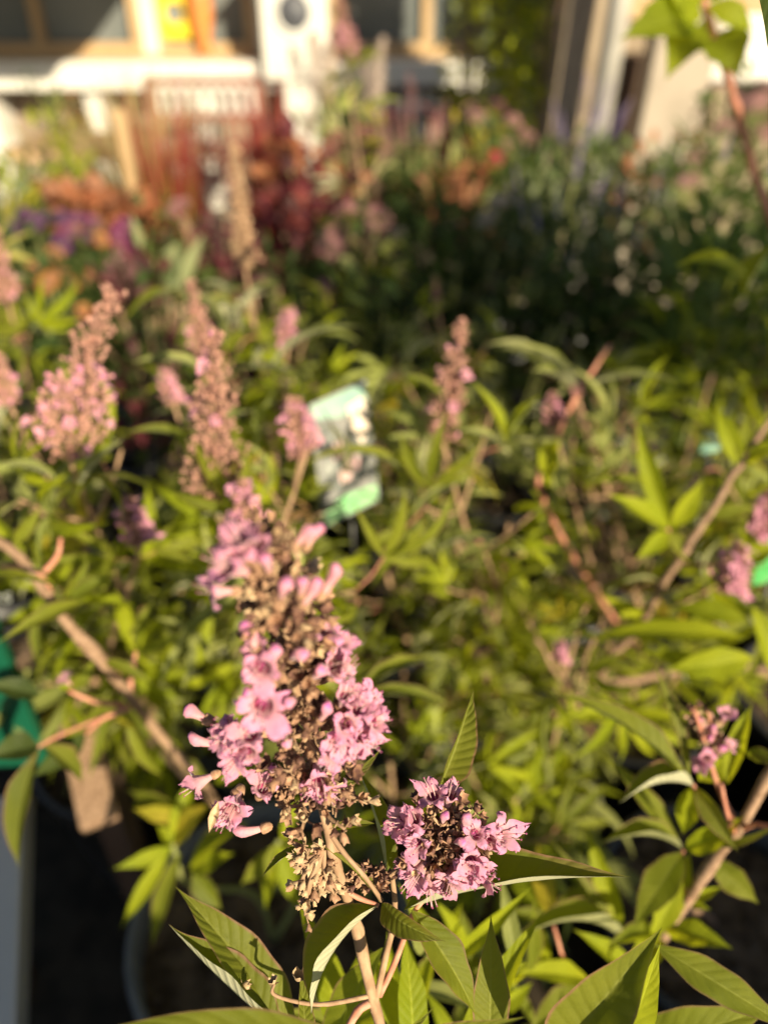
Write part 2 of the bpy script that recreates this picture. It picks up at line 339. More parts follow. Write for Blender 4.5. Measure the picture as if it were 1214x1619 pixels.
def corolla(seed, open_=1.0, size=1.0, lobes=5, low=False):
    """two lipped tubular flower, mouth along +Z, unit 11 mm"""
    r = random.Random(seed); b = MB(); n = 10 if low else 20; L = .0078
    prof = [(.0006, 0), (.0009, .0015), (.0013, .0035), (.0019, .0055), (.0024, .0070), (.0027, L)]
    bend = r.uniform(.1, .3)
    def bd(v): return Vector((v.x + bend * v.z * v.z * 60, v.y, v.z))
    vs = []; uvs = []; fs = []
    for i, (q, z) in enumerate(prof):
        for k in range(n):
            a = 2 * PI * k / n; vs.append(bd(Vector((q * math.cos(a), q * math.sin(a), z)))); uvs.append((k / n, .05 + .45 * i / len(prof)))
    # lobes: continue each wedge of the rim outwards
    per = n // lobes; m = len(prof); base = (m - 1) * n
    for i in range(m - 1):
        for k in range(n): fs.append((i * n + k, i * n + (k + 1) % n, (i + 1) * n + (k + 1) % n, (i + 1) * n + k))
    rows = 3 if low else 5
    for l in range(lobes):
        idx = [base + (l * per + j) % n for j in range(per + 1)]
        ln = (.0031 if l else .0049) * r.uniform(.85, 1.15) * (.5 + .5 * open_)
        am = 2 * PI * (l + .5) * per / n; out = Vector((math.cos(am), math.sin(am), 0)); sd = Vector((-out.y, out.x, 0))
        curl = r.uniform(.5, 1.4) * open_
        prev = idx
        for q in range(1, rows + 1):
            t = q / rows; wd = math.sin(PI * min(1, .38 + t * .56)) * 1.25 * (1 if l else 1.25); cur = []
            for j in range(per + 1):
                u = j / per * 2 - 1
                c0 = out * (.0027 + ln * math.sin(t * curl) * .9) + Vector((0, 0, L + ln * t * math.cos(t * curl) * .8))
                p = c0 + sd * (u * .0018 * wd) + Vector((0, 0, 1)) * (.0008 * math.sin(u * 6 + t * 5 + l * 2 + seed) * t) + out * (.0009 * math.sin(u * 8 + seed + l) * t) - Vector((0, 0, .0007 * u * u * t))
                vs.append(bd(p)); uvs.append((j / per, .5 + .5 * t)); cur.append(len(vs) - 1)
            for j in range(per): fs.append((prev[j], prev[j + 1], cur[j + 1], cur[j]))
            prev = cur
    b.add(vs, fs, uvs, 0)
    # calyx cup
    b.lathe([(.0004, -.0012), (.0012, -.0006), (.0016, .0006), (.0017, .0018), (.0015, .0022)], 8 if low else 12, mi=1)
    if not low:
        for k in range(4):
            a = k * 1.5 + seed; e = Vector((math.cos(a) * .0016, math.sin(a) * .0016, L + .0042 + r.random() * .002))
            b.tube([bd(Vector((math.cos(a) * .0009, math.sin(a) * .0009, .004))), bd(e * .8), bd(e)], .00014, 4, mi=2)
            b.lathe([(.00005, -.0003), (.0004, 0), (.00005, .0003)], 5, Matrix.Translation(bd(e)), mi=3)
        b.lathe([(.0019, L - .0014), (.0012, L - .0026), (.0002, L - .0036)], 10, Matrix.Translation((bend * (L - .0015) ** 2 * 60, 0, 0)), mi=3)
    for v in b.v: v *= size
    return b
def budmesh(seed, low=False, size=1.0):
    r = random.Random(seed); b = MB(); L = r.uniform(.0085, .0115)
    pr = [(.0006, 0), (.0009, .15), (.0011, .35), (.0014, .55), (.0018, .70), (.0021, .82), (.0018, .93), (.0005, 1.0)]
    n = 8 if low else 14
    bend = r.uniform(.1, .5)
    c = MB(); c.lathe([(q, z * L) for q, z in pr], n, wob=.14, capt=True)
    for v in c.v: v.x += bend * v.z * v.z * 45
    b.add(c.v, c.f, None, 0)
    # reapply uvs
    b.uv = c.uv
    b.lathe([(.0004, -.0012), (.0013, -.0006), (.0017, .0006), (.0018, .0020), (.0016, .0025)], n, mi=1)
    for v in b.v: v *= size
    return b
def cup(seed, low=False):
    """dry calyx: a flared toothed cup about 3 mm, some with a nutlet inside"""
    r = random.Random(seed); b = MB(); n = 6 if low else 10
    vs = []; uvs = []; fs = []; fl = r.uniform(.9, 1.5)
    pr = [(.0003, 0), (.0009, .0007), (.0013, .0017), (.0013 * fl, .0026), (.0015 * fl, .0036)]
    for i, (q, z) in enumerate(pr):
        for k in range(n):
            a = 2 * PI * k / n; e = k % 2; zz = z - (.0011 * e if i == 4 else 0) + r.uniform(-.0002, .0002)
            qq = q * (1 + .22 * math.sin(a * 2 + seed)) * (.82 if (i == 4 and e) else 1)
            vs.append((qq * math.cos(a), qq * math.sin(a), zz)); uvs.append((k / n, i / 4))
    for i in range(4):
        for k in range(n): fs.append((i * n + k, i * n + (k + 1) % n, (i + 1) * n + (k + 1) % n, (i + 1) * n + k))
    b.add(vs, fs, uvs)
    if seed % 2: b.lathe([(.0009, .0016), (.0008, .0026), (.0002, .0031)], n, mi=0)
    b.leaf((.0004, 0, -.0004), (.0028 * math.cos(seed), .0028 * math.sin(seed), .0008), .0011, (0, 0, 1), fold=.6, nl=3, nw=2, rng=r)
    return b
CUPS = [cup(s) for s in range(8)]; CUPL = [cup(s, True) for s in range(3)]
def put(b, src, Mx, mi=None):
    base = len(b.v); b.v += [Mx @ v for v in src.v]
    for f, m in zip(src.f, src.mi): b.f.append([base + i for i in f]); b.mi.append(m if mi is None else mi)
    b.uv += src.uv
FLOW = [corolla(s, open_=.8 + .25 * (s % 3)).mesh('flower', [M['petal'], M['calyx'], M['petal_pale'], M['throat']]) for s in range(6)]
FLOWL = [corolla(s, low=True, size=1.0).mesh('flower', [M['petal'], M['calyx_mid']]) for s in range(3)]
BUD = [budmesh(s).mesh('bud', [M['petal_bud'], M['calyx']]) for s in range(4)]
BUDL = [budmesh(s, True).mesh('bud', [M['petal_bud'], M['calyx_mid']]) for s in range(2)]

# mid-ground spike templates: mesh plus flower transforms
M['calyx_tan'] = mat('calyx_tan', (.42, .27, .16), (.56, .38, .25), 300, .85, .4, .0004)
def spike_tpl(seed, L, width, pink, gaps=.0075):
    r = random.Random(seed); b = MB(); fl = []
    curve = Vector((r.uniform(-.1, .1), r.uniform(-.1, .1), 0))
    def c(t): return Vector((curve.x * L * t * t, curve.y * L * t * t, L * t))
    b.tube([c(i / 8) for i in range(9)], [.0013 * (1 - .6 * i / 8) for i in range(9)], 6, mi=1)
    nW = int(L / gaps)
    for i in range(nW):
        t = (i + .5) / nW; wd = width * (1 - .78 * t) * r.uniform(.75, 1.15) * (.6 if i == 0 else 1)
        for s in range(4 if t < .7 else 3):
            a = (i % 2) * PI / 4 + s * PI / 2 + r.uniform(-.4, .4)
            o = Vector((math.cos(a), math.sin(a), r.uniform(.25, .7))); p0 = c(t); p1 = p0 + o * wd
            b.tube([p0, p1], .0005, 4, mi=1)
            for k in range(4 + int(5 * wd / .016)):
                q = p0.lerp(p1, r.uniform(.3, 1.1)) + Vector((r.gauss(0, 1), r.gauss(0, 1), r.gauss(0, 1))) * wd * .22
                d = (q - p0 + Vector((0, 0, .004))).normalized()
                put(b, r.choice(CUPL), zframe(q, d, r.uniform(.8, 1.35), r.random() * 6), 0)
                if r.random() < pink and wd > .004:
                    fl.append((zframe(q, d, r.uniform(.6, 1.0), r.random() * 6), r.random() < .6))
    return b.mesh('flower_spike', [M['calyx_tan' if seed == 5 else 'calyx_mid'], M['stem']]), fl
SPK = [spike_tpl(1, .125, .020, .22), spike_tpl(2, .15, .020, .03), spike_tpl(3, .105, .014, .06), spike_tpl(4, .075, .011, .12), spike_tpl(5, .135, .0125, .0), spike_tpl(6, .05, .010, .25)]
def add_spike(parent, kind, Mx):
    me, fl = SPK[kind]
    o = link('flower_spike', me, parent, mat=Mx)
    r = random.Random(kind)
    for m, op in fl[:64]:
        link('flower' if op else 'bud', r.choice(FLOWL) if op else r.choice(BUDL), o, mat=m)
    return o

def bez(pts, n=14):
    """Catmull-Rom through the points"""
    pts = [Vector(p) for p in pts]
    if len(pts) == 2: return [pts[0].lerp(pts[1], i / 4) for i in range(5)]
    out = []; q = [pts[0] * 2 - pts[1]] + pts + [pts[-1] * 2 - pts[-2]]
    m = max(2, n // (len(pts) - 1))
    for i in range(1, len(q) - 2):
        for k in range(m):
            t = k / m; a, b, c, d = q[i - 1], q[i], q[i + 1], q[i + 2]
            out.append(.5 * ((2 * b) + (c - a) * t + (2 * a - 5 * b + 4 * c - d) * t * t + (3 * b - a - 3 * c + d) * t ** 3))
    out.append(pts[-1]); return out

def pot(parent, r=.12, h=.23, m='pot', soil=True):
    b = MB(); b.lathe([(r * .74, 0), (r * .76, .012), (r * .97, h - .025), (r * 1.0, h - .024), (r * 1.03, h - .003), (r * 1.02, h), (r * .965, h), (r * .955, h - .03), (r * .93, h - .05)], 40, capb=True)
    o = b.build('pot', M[m], parent)
    if soil:
        s = MB(); rr = random.Random(5); n = 26; vs = [(0, 0, h - .03)]; fs = []
        for i in range(1, 9):
            for k in range(n):
                a = 2 * PI * k / n; q = r * .95 * i / 8; vs.append((q * math.cos(a), q * math.sin(a), h - .034 + .010 * noise.noise(Vector((q * math.cos(a) * 40, q * math.sin(a) * 40, r * 50)))))
        for k in range(n): fs.append((0, 1 + k, 1 + (k + 1) % n))
        for i in range(7):
            for k in range(n): fs.append((1 + i * n + k, 1 + i * n + (k + 1) % n, 1 + (i + 1) * n + (k + 1) % n, 1 + (i + 1) * n + k)[::-1])
        for _ in range(60):
            a = rr.random() * 2 * PI; q = r * .9 * math.sqrt(rr.random()); s2 = rr.uniform(.003, .009)
            b2 = MB(); b2.lathe([(.1, -1), (.8, -.6), (1, 0), (.7, .6), (.1, .9)], 6, wob=.2)
            put(s, b2, Matrix.Translation((q * math.cos(a), q * math.sin(a), h - .030)) @ Euler((rr.random() * 3, rr.random() * 3, 0)).to_matrix().to_4x4() @ Matrix.Diagonal((s2, s2 * .6, s2 * .5, 1)))
        # main disc appended last keeps indices simple
        s.add(vs, fs); s.build('soil', M['soil'], o)
    return o

def chaste(loc, h, seed, label, stems=3, spread=.12, spikes=(), young=.35, side=.5, potm='pot', maxleaf=98, zmin=.26, lean=(0, 0), hue=None, group='potted chaste trees on the ground', tips=()):
    """potted chaste tree: pot (> soil), stems, palmate leaves, flower spikes"""
    r = random.Random(seed); t = thing('chaste_tree', label, 'shrub', loc, group, 0)
    pot(t, .125, .23, potm); n = 0; lv = []
    for s in range(stems):
        a = s * 2 * PI / stems + r.uniform(-.5, .5); top = h * r.uniform(.86, 1.0) if s else h
        e = Vector((math.cos(a) * spread * r.uniform(.6, 1.1) + lean[0], math.sin(a) * spread * r.uniform(.6, 1.1) + lean[1], top))
        b0 = Vector((math.cos(a) * .015, math.sin(a) * .015, .19))
        if s < len(tips): e = Vector(tips[s][0]) - Vector(loc)
        mid = b0.lerp(e, .45) + Vector((math.cos(a), math.sin(a), 0)) * .03
        c = bez([b0, mid, e], 16); m = MB(); m.tube(c, [.0042 - .0026 * i / (len(c) - 1) for i in range(len(c))], 8)
        brs = []
        ln = sum((c[i + 1] - c[i]).length for i in range(len(c) - 1)); nn = int(ln / .052)
        for k in range(nn):
            f = (k + .8) / (nn + .2); ii = min(int(f * (len(c) - 1)), len(c) - 2); p = c[ii].lerp(c[ii + 1], f * (len(c) - 1) - ii)
            ax = (c[ii + 1] - c[ii]).normalized()
            if p.z < zmin: continue
            b1 = ax.orthogonal().normalized(); b1 = Matrix.Rotation(k * PI / 2 + r.uniform(-.4, .4), 3, ax) @ b1
            for sg in (1, -1):
                d = (b1 * sg + ax * r.uniform(.15, .6))
                lv.append((p, d, ax, 1 - .35 * max(0, f - .75) / .25))
                if r.random() < side and .25 < f < .9:
                    L = r.uniform(.05, .12); e2 = p + (d.normalized() + Vector((0, 0, .7))).normalized() * L
                    brs.append((p, e2))
        for p, e2 in brs:
            cc = bez([p, p.lerp(e2, .5) + Vector((0, 0, -.005)), e2], 6); m.tube(cc, [.0018, .0016, .0015, .0014, .0013, .0012, .0011][:len(cc)], 6)
            ax = (e2 - p).normalized(); b1 = ax.orthogonal().normalized()
            for q, f in ((.55, 0), (1.0, 1)):
                b1 = Matrix.Rotation(PI / 2 + r.uniform(-.3, .3), 3, ax) @ b1
                for sg in (1, -1): lv.append((p.lerp(e2, q), b1 * sg + ax * r.uniform(.3, .9), ax, r.uniform(.65, .9)))
        m.build('stem', M['stem'], t)
        if s < len(tips):
            ax = ((c[-1] - c[-3]).normalized() + Vector((0, 0, 4))).normalized()
            if len(tips[s]) > 3: ax = (Vector(tips[s][3]) - Vector(tips[s][0])).normalized()
            add_spike(t, tips[s][1], zframe(c[-1] - ax * .003, ax, tips[s][2], r.random() * 6))
        elif s < len(spikes):
            ax = (c[-1] - c[-3]).normalized(); add_spike(t, spikes[s], zframe(c[-1] - ax * .003, ax, r.uniform(.9, 1.1), r.random() * 6))
    r.shuffle(lv)
    for p, d, up, sc in lv[:maxleaf]:
        key = hue or ('leaf_young' if r.random() < young else 'leaf')
        q = r.random()
        if q < .02: key = 'leaf_yellow'
        elif q < .04: key = 'leaf_brown'
        elif q < .30: key = 'leaf_sage'
        link('leaf', r.choice(PALM[key]), t, mat=frame(p, d, up, sc * r.uniform(.72, 1.25), r.uniform(-.8, .8)))
    return t

# a leaf laid between two points given as (pixel x, pixel y, depth)
VIEW_UP = UP
def hleaf(parent, a, b, wpx, m='leaf_hero', face=.5, side=0.0, sag=.08, fold=.5, wave=.04, roll=0.0, nl=22, seed=0, peak=.42, droop=0.0, flip=1, label=None):
    """face 0..1: how much the blade is turned towards the lens; side tilts it left or right"""
    p0 = P(*a); p1 = P(*b); d = (a[2] + b[2]) / 2; W = wpx / 1215 * d * .86
    tow = (CAM - (p0 + p1) / 2).normalized(); ax = (p1 - p0).normalized()
    sd = ax.cross(tow).normalized()
    n = tow * face + sd * side + Vector((0, 0, 1)) * (1 - face) * .8
    L = (p1 - p0).length
    mb = MB(); mb.leaf(p0, p1, W, n * flip, sag=L * sag, fold=fold, nl=nl, nw=8, wave=wave, rng=random.Random(seed), roll=roll, peak=peak, tipdroop=droop)
    # base is the parent's origin
    o = mb.build('leaf', M[m], parent, world=True)
    if label: o['label'] = label
    return o

# ================================================================== HERO PLANT
hero = thing('chaste_tree', 'sharp nearest chaste tree with the big pink flower spike and a round cluster', 'shrub', (.03, .15, 0), 'potted chaste trees on the ground')
pot(hero, .125, .23)
def stem_part(parent, pts, r0, r1, m='stem', name='stem', n=22, joints=()):
    c = bez([P(*p) if not isinstance(p, Vector) else p for p in pts], n); k = len(c) - 1
    rad = [r0 + (r1 - r0) * i / k for i in range(k + 1)]
    for j in joints:
        for i in range(k + 1):
            rad[i] *= 1 + .35 * math.exp(-((i / k - j) * k / 1.2) ** 2)
    for i in range(1, k): c[i] = c[i] + Vector([noise.noise(c[i] * 60 + Vector((q, 0, 0))) for q in (0, 7, 13)]) * r0 * .35
    rad = [q * (1 + .10 * noise.noise(p * 260)) for q, p in zip(rad, c)]
    for i in range(4, k - 2, 9): rad[i] *= 1.09
    b = MB(); b.tube(c, rad, 12); o = b.build(name, M[m], parent, world=True); return o, c
# main stem from the soil up to the tip of the spike
main_pts = [Vector((.03, .16, .2)), Vector((.034, .125, .5)), (618, 1700, .302), (596, 1600, .292), (563, 1470, .284), (541, 1400, .276), (513, 1290, .266), (497, 1200, .256), (468, 1090, .238), (448, 980, .218), (432, 880, .20), (424, 842, .193)]
_, mc = stem_part(hero, main_pts, .0026, .0008, n=66, joints=(.2, .36, .5, .6))
stem_part(hero, [(590, 1600, .291), (608, 1520, .288), (625, 1440, .283), (622, 1380, .276), (650, 1350, .272)], .0013, .0008, 'stem', n=18)
stem_part(hero, [(600, 1575, .291), (625, 1520, .289), (652, 1450, .287), (668, 1425, .285)], .0012, .0009, 'stem_red', n=14)
stem_part(hero, [(598, 1572, .291), (520, 1588, .284), (470, 1585, .281), (432, 1572, .279), (434, 1556, .278)], .0009, .0005, 'stem', 'twig', n=16)
stem_part(hero, [(592, 1582, .291), (565, 1600, .290), (540, 1650, .288)], .0017, .0014, 'stem_red', n=8)
stem_part(hero, [(540, 1395, .276), (575, 1385, .275), (600, 1392, .275), (640, 1370, .274), (680, 1345, .272), (700, 1320, .270)], .0011, .0008, 'stem', n=16)
stem_part(hero, [(540, 1405, .277), (565, 1420, .277), (598, 1433, .277)], .0011, .0008, 'stem_red', n=8)
stem_part(hero, [(511, 1300, .267), (540, 1345, .268), (575, 1385, .270), (603, 1425, .276)], .0009, .0008, 'stem', n=12)

# ---- the big flower spike: dried cymes as one branching piece, then every open flower and bud on its own
spike = bpy.data.objects.new('flower_spike', None)
hr = random.Random(77)
cy = MB()
def cyme(p0, p1, n, spread, mi_choices, size=1.0, cups=CUPS):
    p0, p1 = Vector(p0), Vector(p1); L = (p1 - p0).length
    side = (p1 - p0).normalized().orthogonal()
    c = bez([p0, p0.lerp(p1, .5) + side * L * .08, p1], 8); cy.tube(c, [.0009 - .0004 * i / (len(c) - 1) for i in range(len(c))], 7, mi=2)
    for k in range(n):
        f = hr.uniform(.35, 1.05); q = p0.lerp(p1, f); o = Vector((hr.gauss(0, 1), hr.gauss(0, 1), hr.gauss(0, 1))).normalized() * hr.uniform(.3, 1) * spread
        q2 = q + o; cy.tube([q, q2], .0003, 4, mi=2)
        put(cy, hr.choice(cups), zframe(q2, o + (p1 - p0).normalized() * spread * .7, size * hr.uniform(.75, 1.25), hr.random() * 6), hr.choice(mi_choices))
axis_pts = [(505, 1262, .262), (499, 1215, .257), (488, 1160, .249), (476, 1110, .241), (464, 1060, .233), (455, 1010, .224), (447, 965, .215), (438, 920, .207), (430, 880, .200), (425, 848, .194)]
for i, a in enumerate(axis_pts):
    p = P(*a); f = i / (len(axis_pts) - 1)
    up = (P(425, 848, .194) - P(505, 1262, .262)).normalized()
    rad = .0175 * (1 - .62 * f)
    for s in range(7 if i < 8 else 4):
        an = s * 2 * PI / 7 + i * .9 + hr.uniform(-.3, .3)
        e1 = up.orthogonal().normalized(); e2 = up.cross(e1)
        o = (e1 * math.cos(an) + e2 * math.sin(an) + up * hr.uniform(-.1, .6)).normalized()
        cyme(p, p + o * rad * hr.uniform(.75, 1.1), 9 if i < 7 else 6, .0042, [0, 0, 1, 1, 3])
# the two bare dry tufts under the spike
for q in [(478, 1382), (470, 1405), (488, 1425), (500, 1405), (505, 1385), (520, 1392), (482, 1448), (528, 1415), (470, 1355), (500, 1352), (456, 1330)]:
    cyme(P(512, 1345, .270), P(q[0], q[1], .272), 8, .0035, [3, 3, 3, 0], .85)
for q in [(585, 1372), (600, 1395), (572, 1402), (560, 1385), (612, 1380)]:
    cyme(P(592, 1400, .275), P(q[0], q[1], .275), 9, .003, [1, 1, 0], .8)
# centre of the round cluster to the right
RC = (705, 1330, .270)
for k in range(26):
    an = k * 2.4; rr_ = 78 * math.sqrt((k + 1) / 26)
    cyme(P(700, 1345, .274), P(RC[0] + rr_ * math.cos(an), RC[1] + .95 * rr_ * math.sin(an), .270 - .006 * (1 - rr_ / 80) + hr.uniform(-.003, .004)), 6, .0035, [0, 0, 1, 1, 3], .95)
cy.build('dried_calyxes', [M['calyx'], M['calyx_dark'], M['stem'], M['calyx_dry']], hero, world=True)

def put_flower(px, py, d, ang, tilt, kind='f', s=1.0, seed=0, shade=None):
    """flower whose MOUTH is at the pixel; ang: picture angle it points to (0 right, 90 up), tilt: how far it also faces the lens"""
    a = R(ang); tow = (CAM - P(px, py, d)).normalized()
    dirv = (RT * math.cos(a) + UP * math.sin(a)) * math.cos(R(tilt)) + tow * math.sin(R(tilt))
    me = (FLOW if kind == 'f' else BUD)[seed % (len(FLOW) if kind == 'f' else len(BUD))]
    if kind == 'b': s *= .85 if d > .2 else .74
    L = .0085 * s
    m = zframe(P(px, py, d) - dirv.normalized() * L, dirv, s, seed * 1.3)
    o = link('flower' if kind == 'f' else 'bud', me, hero, mat=None); o.matrix_basis = Matrix.Translation(-hero.location) @ m
    # a short stalk back to the axis keeps it attached
    return o
F = [ # px, py, depth, angle, tilt, kind, size
 (380, 842, .186, 115, 35, 'f', 1.15), (352, 895, .188, 165, 40, 'f', 1.15), (335, 940, .196, 190, 20, 'f', .8), (489, 832, .188, 55, 15, 'b', 1.1), (500, 838, .188, 60, 10, 'b', .9), (448, 923, .184, 80, 55, 'b', 1.15),
 (535, 910, .196, 50, 10, 'b', 1.25), (482, 915, .190, 75, 40, 'b', 1.05), (423, 880, .186, 95, 50, 'b', 1.1), (400, 858, .186, 100, 40, 'f', .9), (500, 935, .195, 45, 30, 'b', 1.1), (372, 870, .184, 140, 60, 'f', .9),
 (395, 1000, .204, 110, 45, 'b', 1.1), (412, 1058, .206, 240, 65, 'f', 1.1), (466, 1032, .203, 60, 75, 'b', 1.05), (432, 1030, .205, 90, 55, 'b', 1.1), (400, 1030, .207, 160, 50, 'f', .85),
 (512, 990, .220, 70, 35, 'f', .85), (541, 1010, .222, 40, 40, 'f', .8), (530, 1055, .224, 15, 35, 'f', 1.0), (552, 1062, .225, 20, 20, 'f', .8), (515, 1060, .219, 30, 50, 'b', 1.1),
 (465, 1106, .214, 0, 85, 'b', .95), (413, 1115, .214, 250, 72, 'f', 1.25), (390, 1090, .215, 170, 50, 'b', 1.0),
 (292, 1122, .245, 155, 12, 'b', 1.3), (310, 1178, .248, 180, 10, 'b', 1.15), (360, 1150, .235, 160, 35, 'f', .9), (372, 1172, .232, 200, 55, 'f', 1.15), (345, 1165, .236, 180, 45, 'f', .95), (388, 1198, .233, 260, 50, 'f', 1.05), (395, 1160, .228, 120, 65, 'f', 1.0), (372, 1210, .238, 240, 45, 'f', .85),
 (548, 1098, .230, 60, 50, 'f', 1.0), (585, 1112, .234, 40, 45, 'f', 1.1), (600, 1142, .236, 0, 35, 'f', 1.05), (556, 1146, .231, 350, 60, 'f', 1.05), (537, 1172, .233, 280, 50, 'f', 1.15), (570, 1172, .236, 320, 40, 'f', 1.05), (566, 1120, .229, 90, 60, 'f', .95), (522, 1125, .229, 40, 50, 'b', 1.1), (590, 1165, .240, 330, 25, 'f', .85), (525, 1200, .238, 260, 45, 'f', .85), (548, 1188, .236, 290, 50, 'f', .9),
 (308, 1240, .255, 205, 10, 'f', .95), (352, 1225, .250, 190, 25, 'b', .9), (366, 1285, .254, 250, 50, 'f', 1.25), (384, 1278, .256, 300, 40, 'b', 1.0), (352, 1290, .256, 220, 35, 'f', .9), (418, 1245, .250, 60, 55, 'f', .95), (385, 1322, .262, 200, 5, 'b', 1.25), (432, 1210, .246, 80, 60, 'b', .85),
 (505, 1240, .246, 280, 45, 'f', 1.15), (516, 1258, .249, 300, 30, 'f', .85), (488, 1252, .249, 230, 35, 'f', .85), (455, 1180, .235, 250, 70, 'b', .9),
 # round cluster
 (686, 1258, .268, 100, 45, 'f', 1.0), (712, 1256, .269, 75, 35, 'f', .95), (626, 1298, .266, 170, 45, 'f', 1.2), (640, 1318, .265, 210, 55, 'f', 1.0), (652, 1300, .265, 130, 55, 'f', .9), (660, 1338, .262, 230, 60, 'f', .95), (794, 1318, .266, 10, 45, 'f', 1.2), (778, 1332, .265, 330, 50, 'f', .9), (742, 1302, .262, 40, 60, 'b', 1.1), (756, 1318, .263, 20, 65, 'f', .85),
 (658, 1388, .264, 240, 45, 'f', 1.15), (678, 1412, .266, 275, 30, 'f', 1.0), (734, 1384, .263, 280, 55, 'f', 1.15), (764, 1384, .265, 320, 40, 'f', 1.15), (748, 1366, .261, 300, 65, 'f', .95), (710, 1395, .264, 260, 50, 'f', .95), (724, 1330, .260, 20, 75, 'b', .9), (700, 1290, .262, 90, 60, 'b', .9), (775, 1400, .268, 330, 20, 'f', .8), (645, 1370, .266, 200, 40, 'f', .85),
]
for i, f in enumerate(F): put_flower(*f, seed=i)
# one withered brown bud hanging at the lower left
b = MB(); b.leaf(P(345, 1268, .252), P(330, 1318, .252), .0036, CAM - P(340, 1300, .25), fold=.9, nl=10, rng=hr); b.build('withered_bud', M['calyx_dry'], hero, world=True)

# ---- leaves of the hero plant (base, tip)
HL = [
 ((688, 1262, .286), (749, 1090, .292), 62, dict(face=.7, side=.6, fold=1.1, sag=.03, seed=1)),
 ((470, 1640, .292), (276, 1402, .300), 92, dict(face=.7, side=.3, fold=.5, sag=.05, seed=2)),
 ((452, 1640, .285), (266, 1462, .292), 78, dict(face=.3, side=.8, fold=1.2, sag=-.03, seed=3)),
 ((640, 1440, .290), (1000, 1388, .262), 92, dict(face=.3, side=-.40, fold=1.15, sag=.06, seed=4, wave=.05)),
 ((862, 1690, .262), (1047, 1467, .246), 135, dict(face=.85, side=.15, fold=.75, sag=.04, seed=5, wave=.03)),
 ((1035, 1495, .32), (1260, 1635, .30), 66, dict(face=.8, side=0, fold=.25, sag=.05, seed=6, m='leaf')),
 ((772, 1690, .285), (776, 1445, .288), 72, dict(face=.95, side=.15, fold=.25, sag=.04, seed=7)),
 ((600, 1432, .277), (492, 1605, .272), 80, dict(face=.45, side=.8, fold=1.2, sag=.14, seed=8)),
 ((650, 1440, .284), (752, 1608, .280), 74, dict(face=.8, side=-.3, fold=.4, sag=.10, seed=9, m='leaf')),
 ((486, 1670, .282), (474, 1532, .284), 34, dict(face=.8, side=.2, fold=.8, sag=.02, seed=10)),
 ((612, 1395, .285), (563, 1210, .292), 48, dict(face=.6, side=.8, fold=1.2, sag=.05, seed=11)),
 ((592, 1303, .280), (500, 1318, .282), 20, dict(face=.6, side=.3, fold=.7, sag=.05, seed=12)),
 ((480, 1340, .276), (412, 1390, .270), 22, dict(face=.3, side=.7, fold=.7, sag=.08, seed=13)),
 ((600, 1428, .276), (508, 1338, .268), 24, dict(face=.6, side=.5, fold=.8, sag=.08, seed=14)),
 ((604, 1430, .277), (706, 1490, .262), 48, dict(face=.6, side=.4, fold=.8, sag=.22, seed=15)),
 ((640, 1712, .240), (100, 1640, .215), 84, dict(face=.15, side=.3, fold=.5, sag=.10, seed=16, m='leaf')),
 ((560, 1690, .250), (835, 1608, .235), 62, dict(face=.12, side=.2, fold=.5, sag=.04, seed=17)),
 ((655, 1690, .31), (640, 1470, .33), 60, dict(face=.9, side=.3, fold=.3, sag=.04, seed=18, m='leaf_young')),
 ((700, 1700, .32), (560, 1480, .34), 62, dict(face=.8, side=-.3, fold=.3, sag=.05, seed=19, m='leaf_young')),
 ((720, 1700, .32), (860, 1440, .33), 58, dict(face=.8, side=-.3, fold=.5, sag=.05, seed=20, m='leaf_young')),
 ((960, 1700, .29), (1045, 1490, .28), 70, dict(face=.8, side=.4, fold=.4, sag=.05, seed=21, m='leaf_young')),
 ((980, 1650, .33), (1230, 1590, .31), 90, dict(face=.5, side=.3, fold=.3, sag=.12, seed=22, m='leaf')),
 ((560, 1690, .30), (690, 1590, .30), 26, dict(face=.5, side=.6, fold=.9, sag=.05, seed=23)),
 ((605, 1500, .31), (500, 1700, .33), 70, dict(face=.8, side=.3, fold=.3, sag=.05, seed=24, m='leaf')),
 ((512, 1270, .27), (606, 1180, .285), 20, dict(face=.5, side=.6, fold=.8, sag=.05, seed=25)),
 ((560, 1690, .33), (470, 1420, .36), 66, dict(face=.8, side=.3, fold=.3, sag=.05, seed=26, m='leaf_young')),
]
for a, b, wd, kw in HL: hleaf(hero, a, b, wd, **kw)
lr = random.Random(21)
for k in range(46):
    hx, hy = lr.choice([(640, 1560), (700, 1640), (560, 1600), (760, 1560), (860, 1600), (820, 1500), (720, 1480), (900, 1660), (500, 1660)]); dd = lr.uniform(.36, .50)
    a_ = R(lr.uniform(15, 165)); l_ = lr.uniform(90, 170) * .36 / dd * 1.1
    hleaf(hero, (hx + lr.uniform(-25, 25), hy + 40, dd), (hx + math.cos(a_) * l_, hy + 40 - math.sin(a_) * l_, dd + lr.uniform(-.03, .02)), lr.uniform(30, 44), m=lr.choice(['leaf_young', 'leaf_young', 'leaf', 'leaf_sage']), face=lr.uniform(.3, .9), side=lr.uniform(-.6, .6), fold=lr.uniform(.3, 1.0), sag=lr.uniform(.0, .12), nl=12, seed=300 + k)
# small dry husks caught on the twig
b = MB(); put(b, CUPS[0], zframe(P(470, 1552, .279), (.3, .2, 1), 1.3)); put(b, CUPS[1], zframe(P(382, 1562, .285), (1, .2, .3), 1.0)); put(b, CUPS[2], zframe(P(434, 1556, .278), (-.3, .2, 1), .8))
b.build('dry_husks', M['calyx_dry'], hero, world=True)

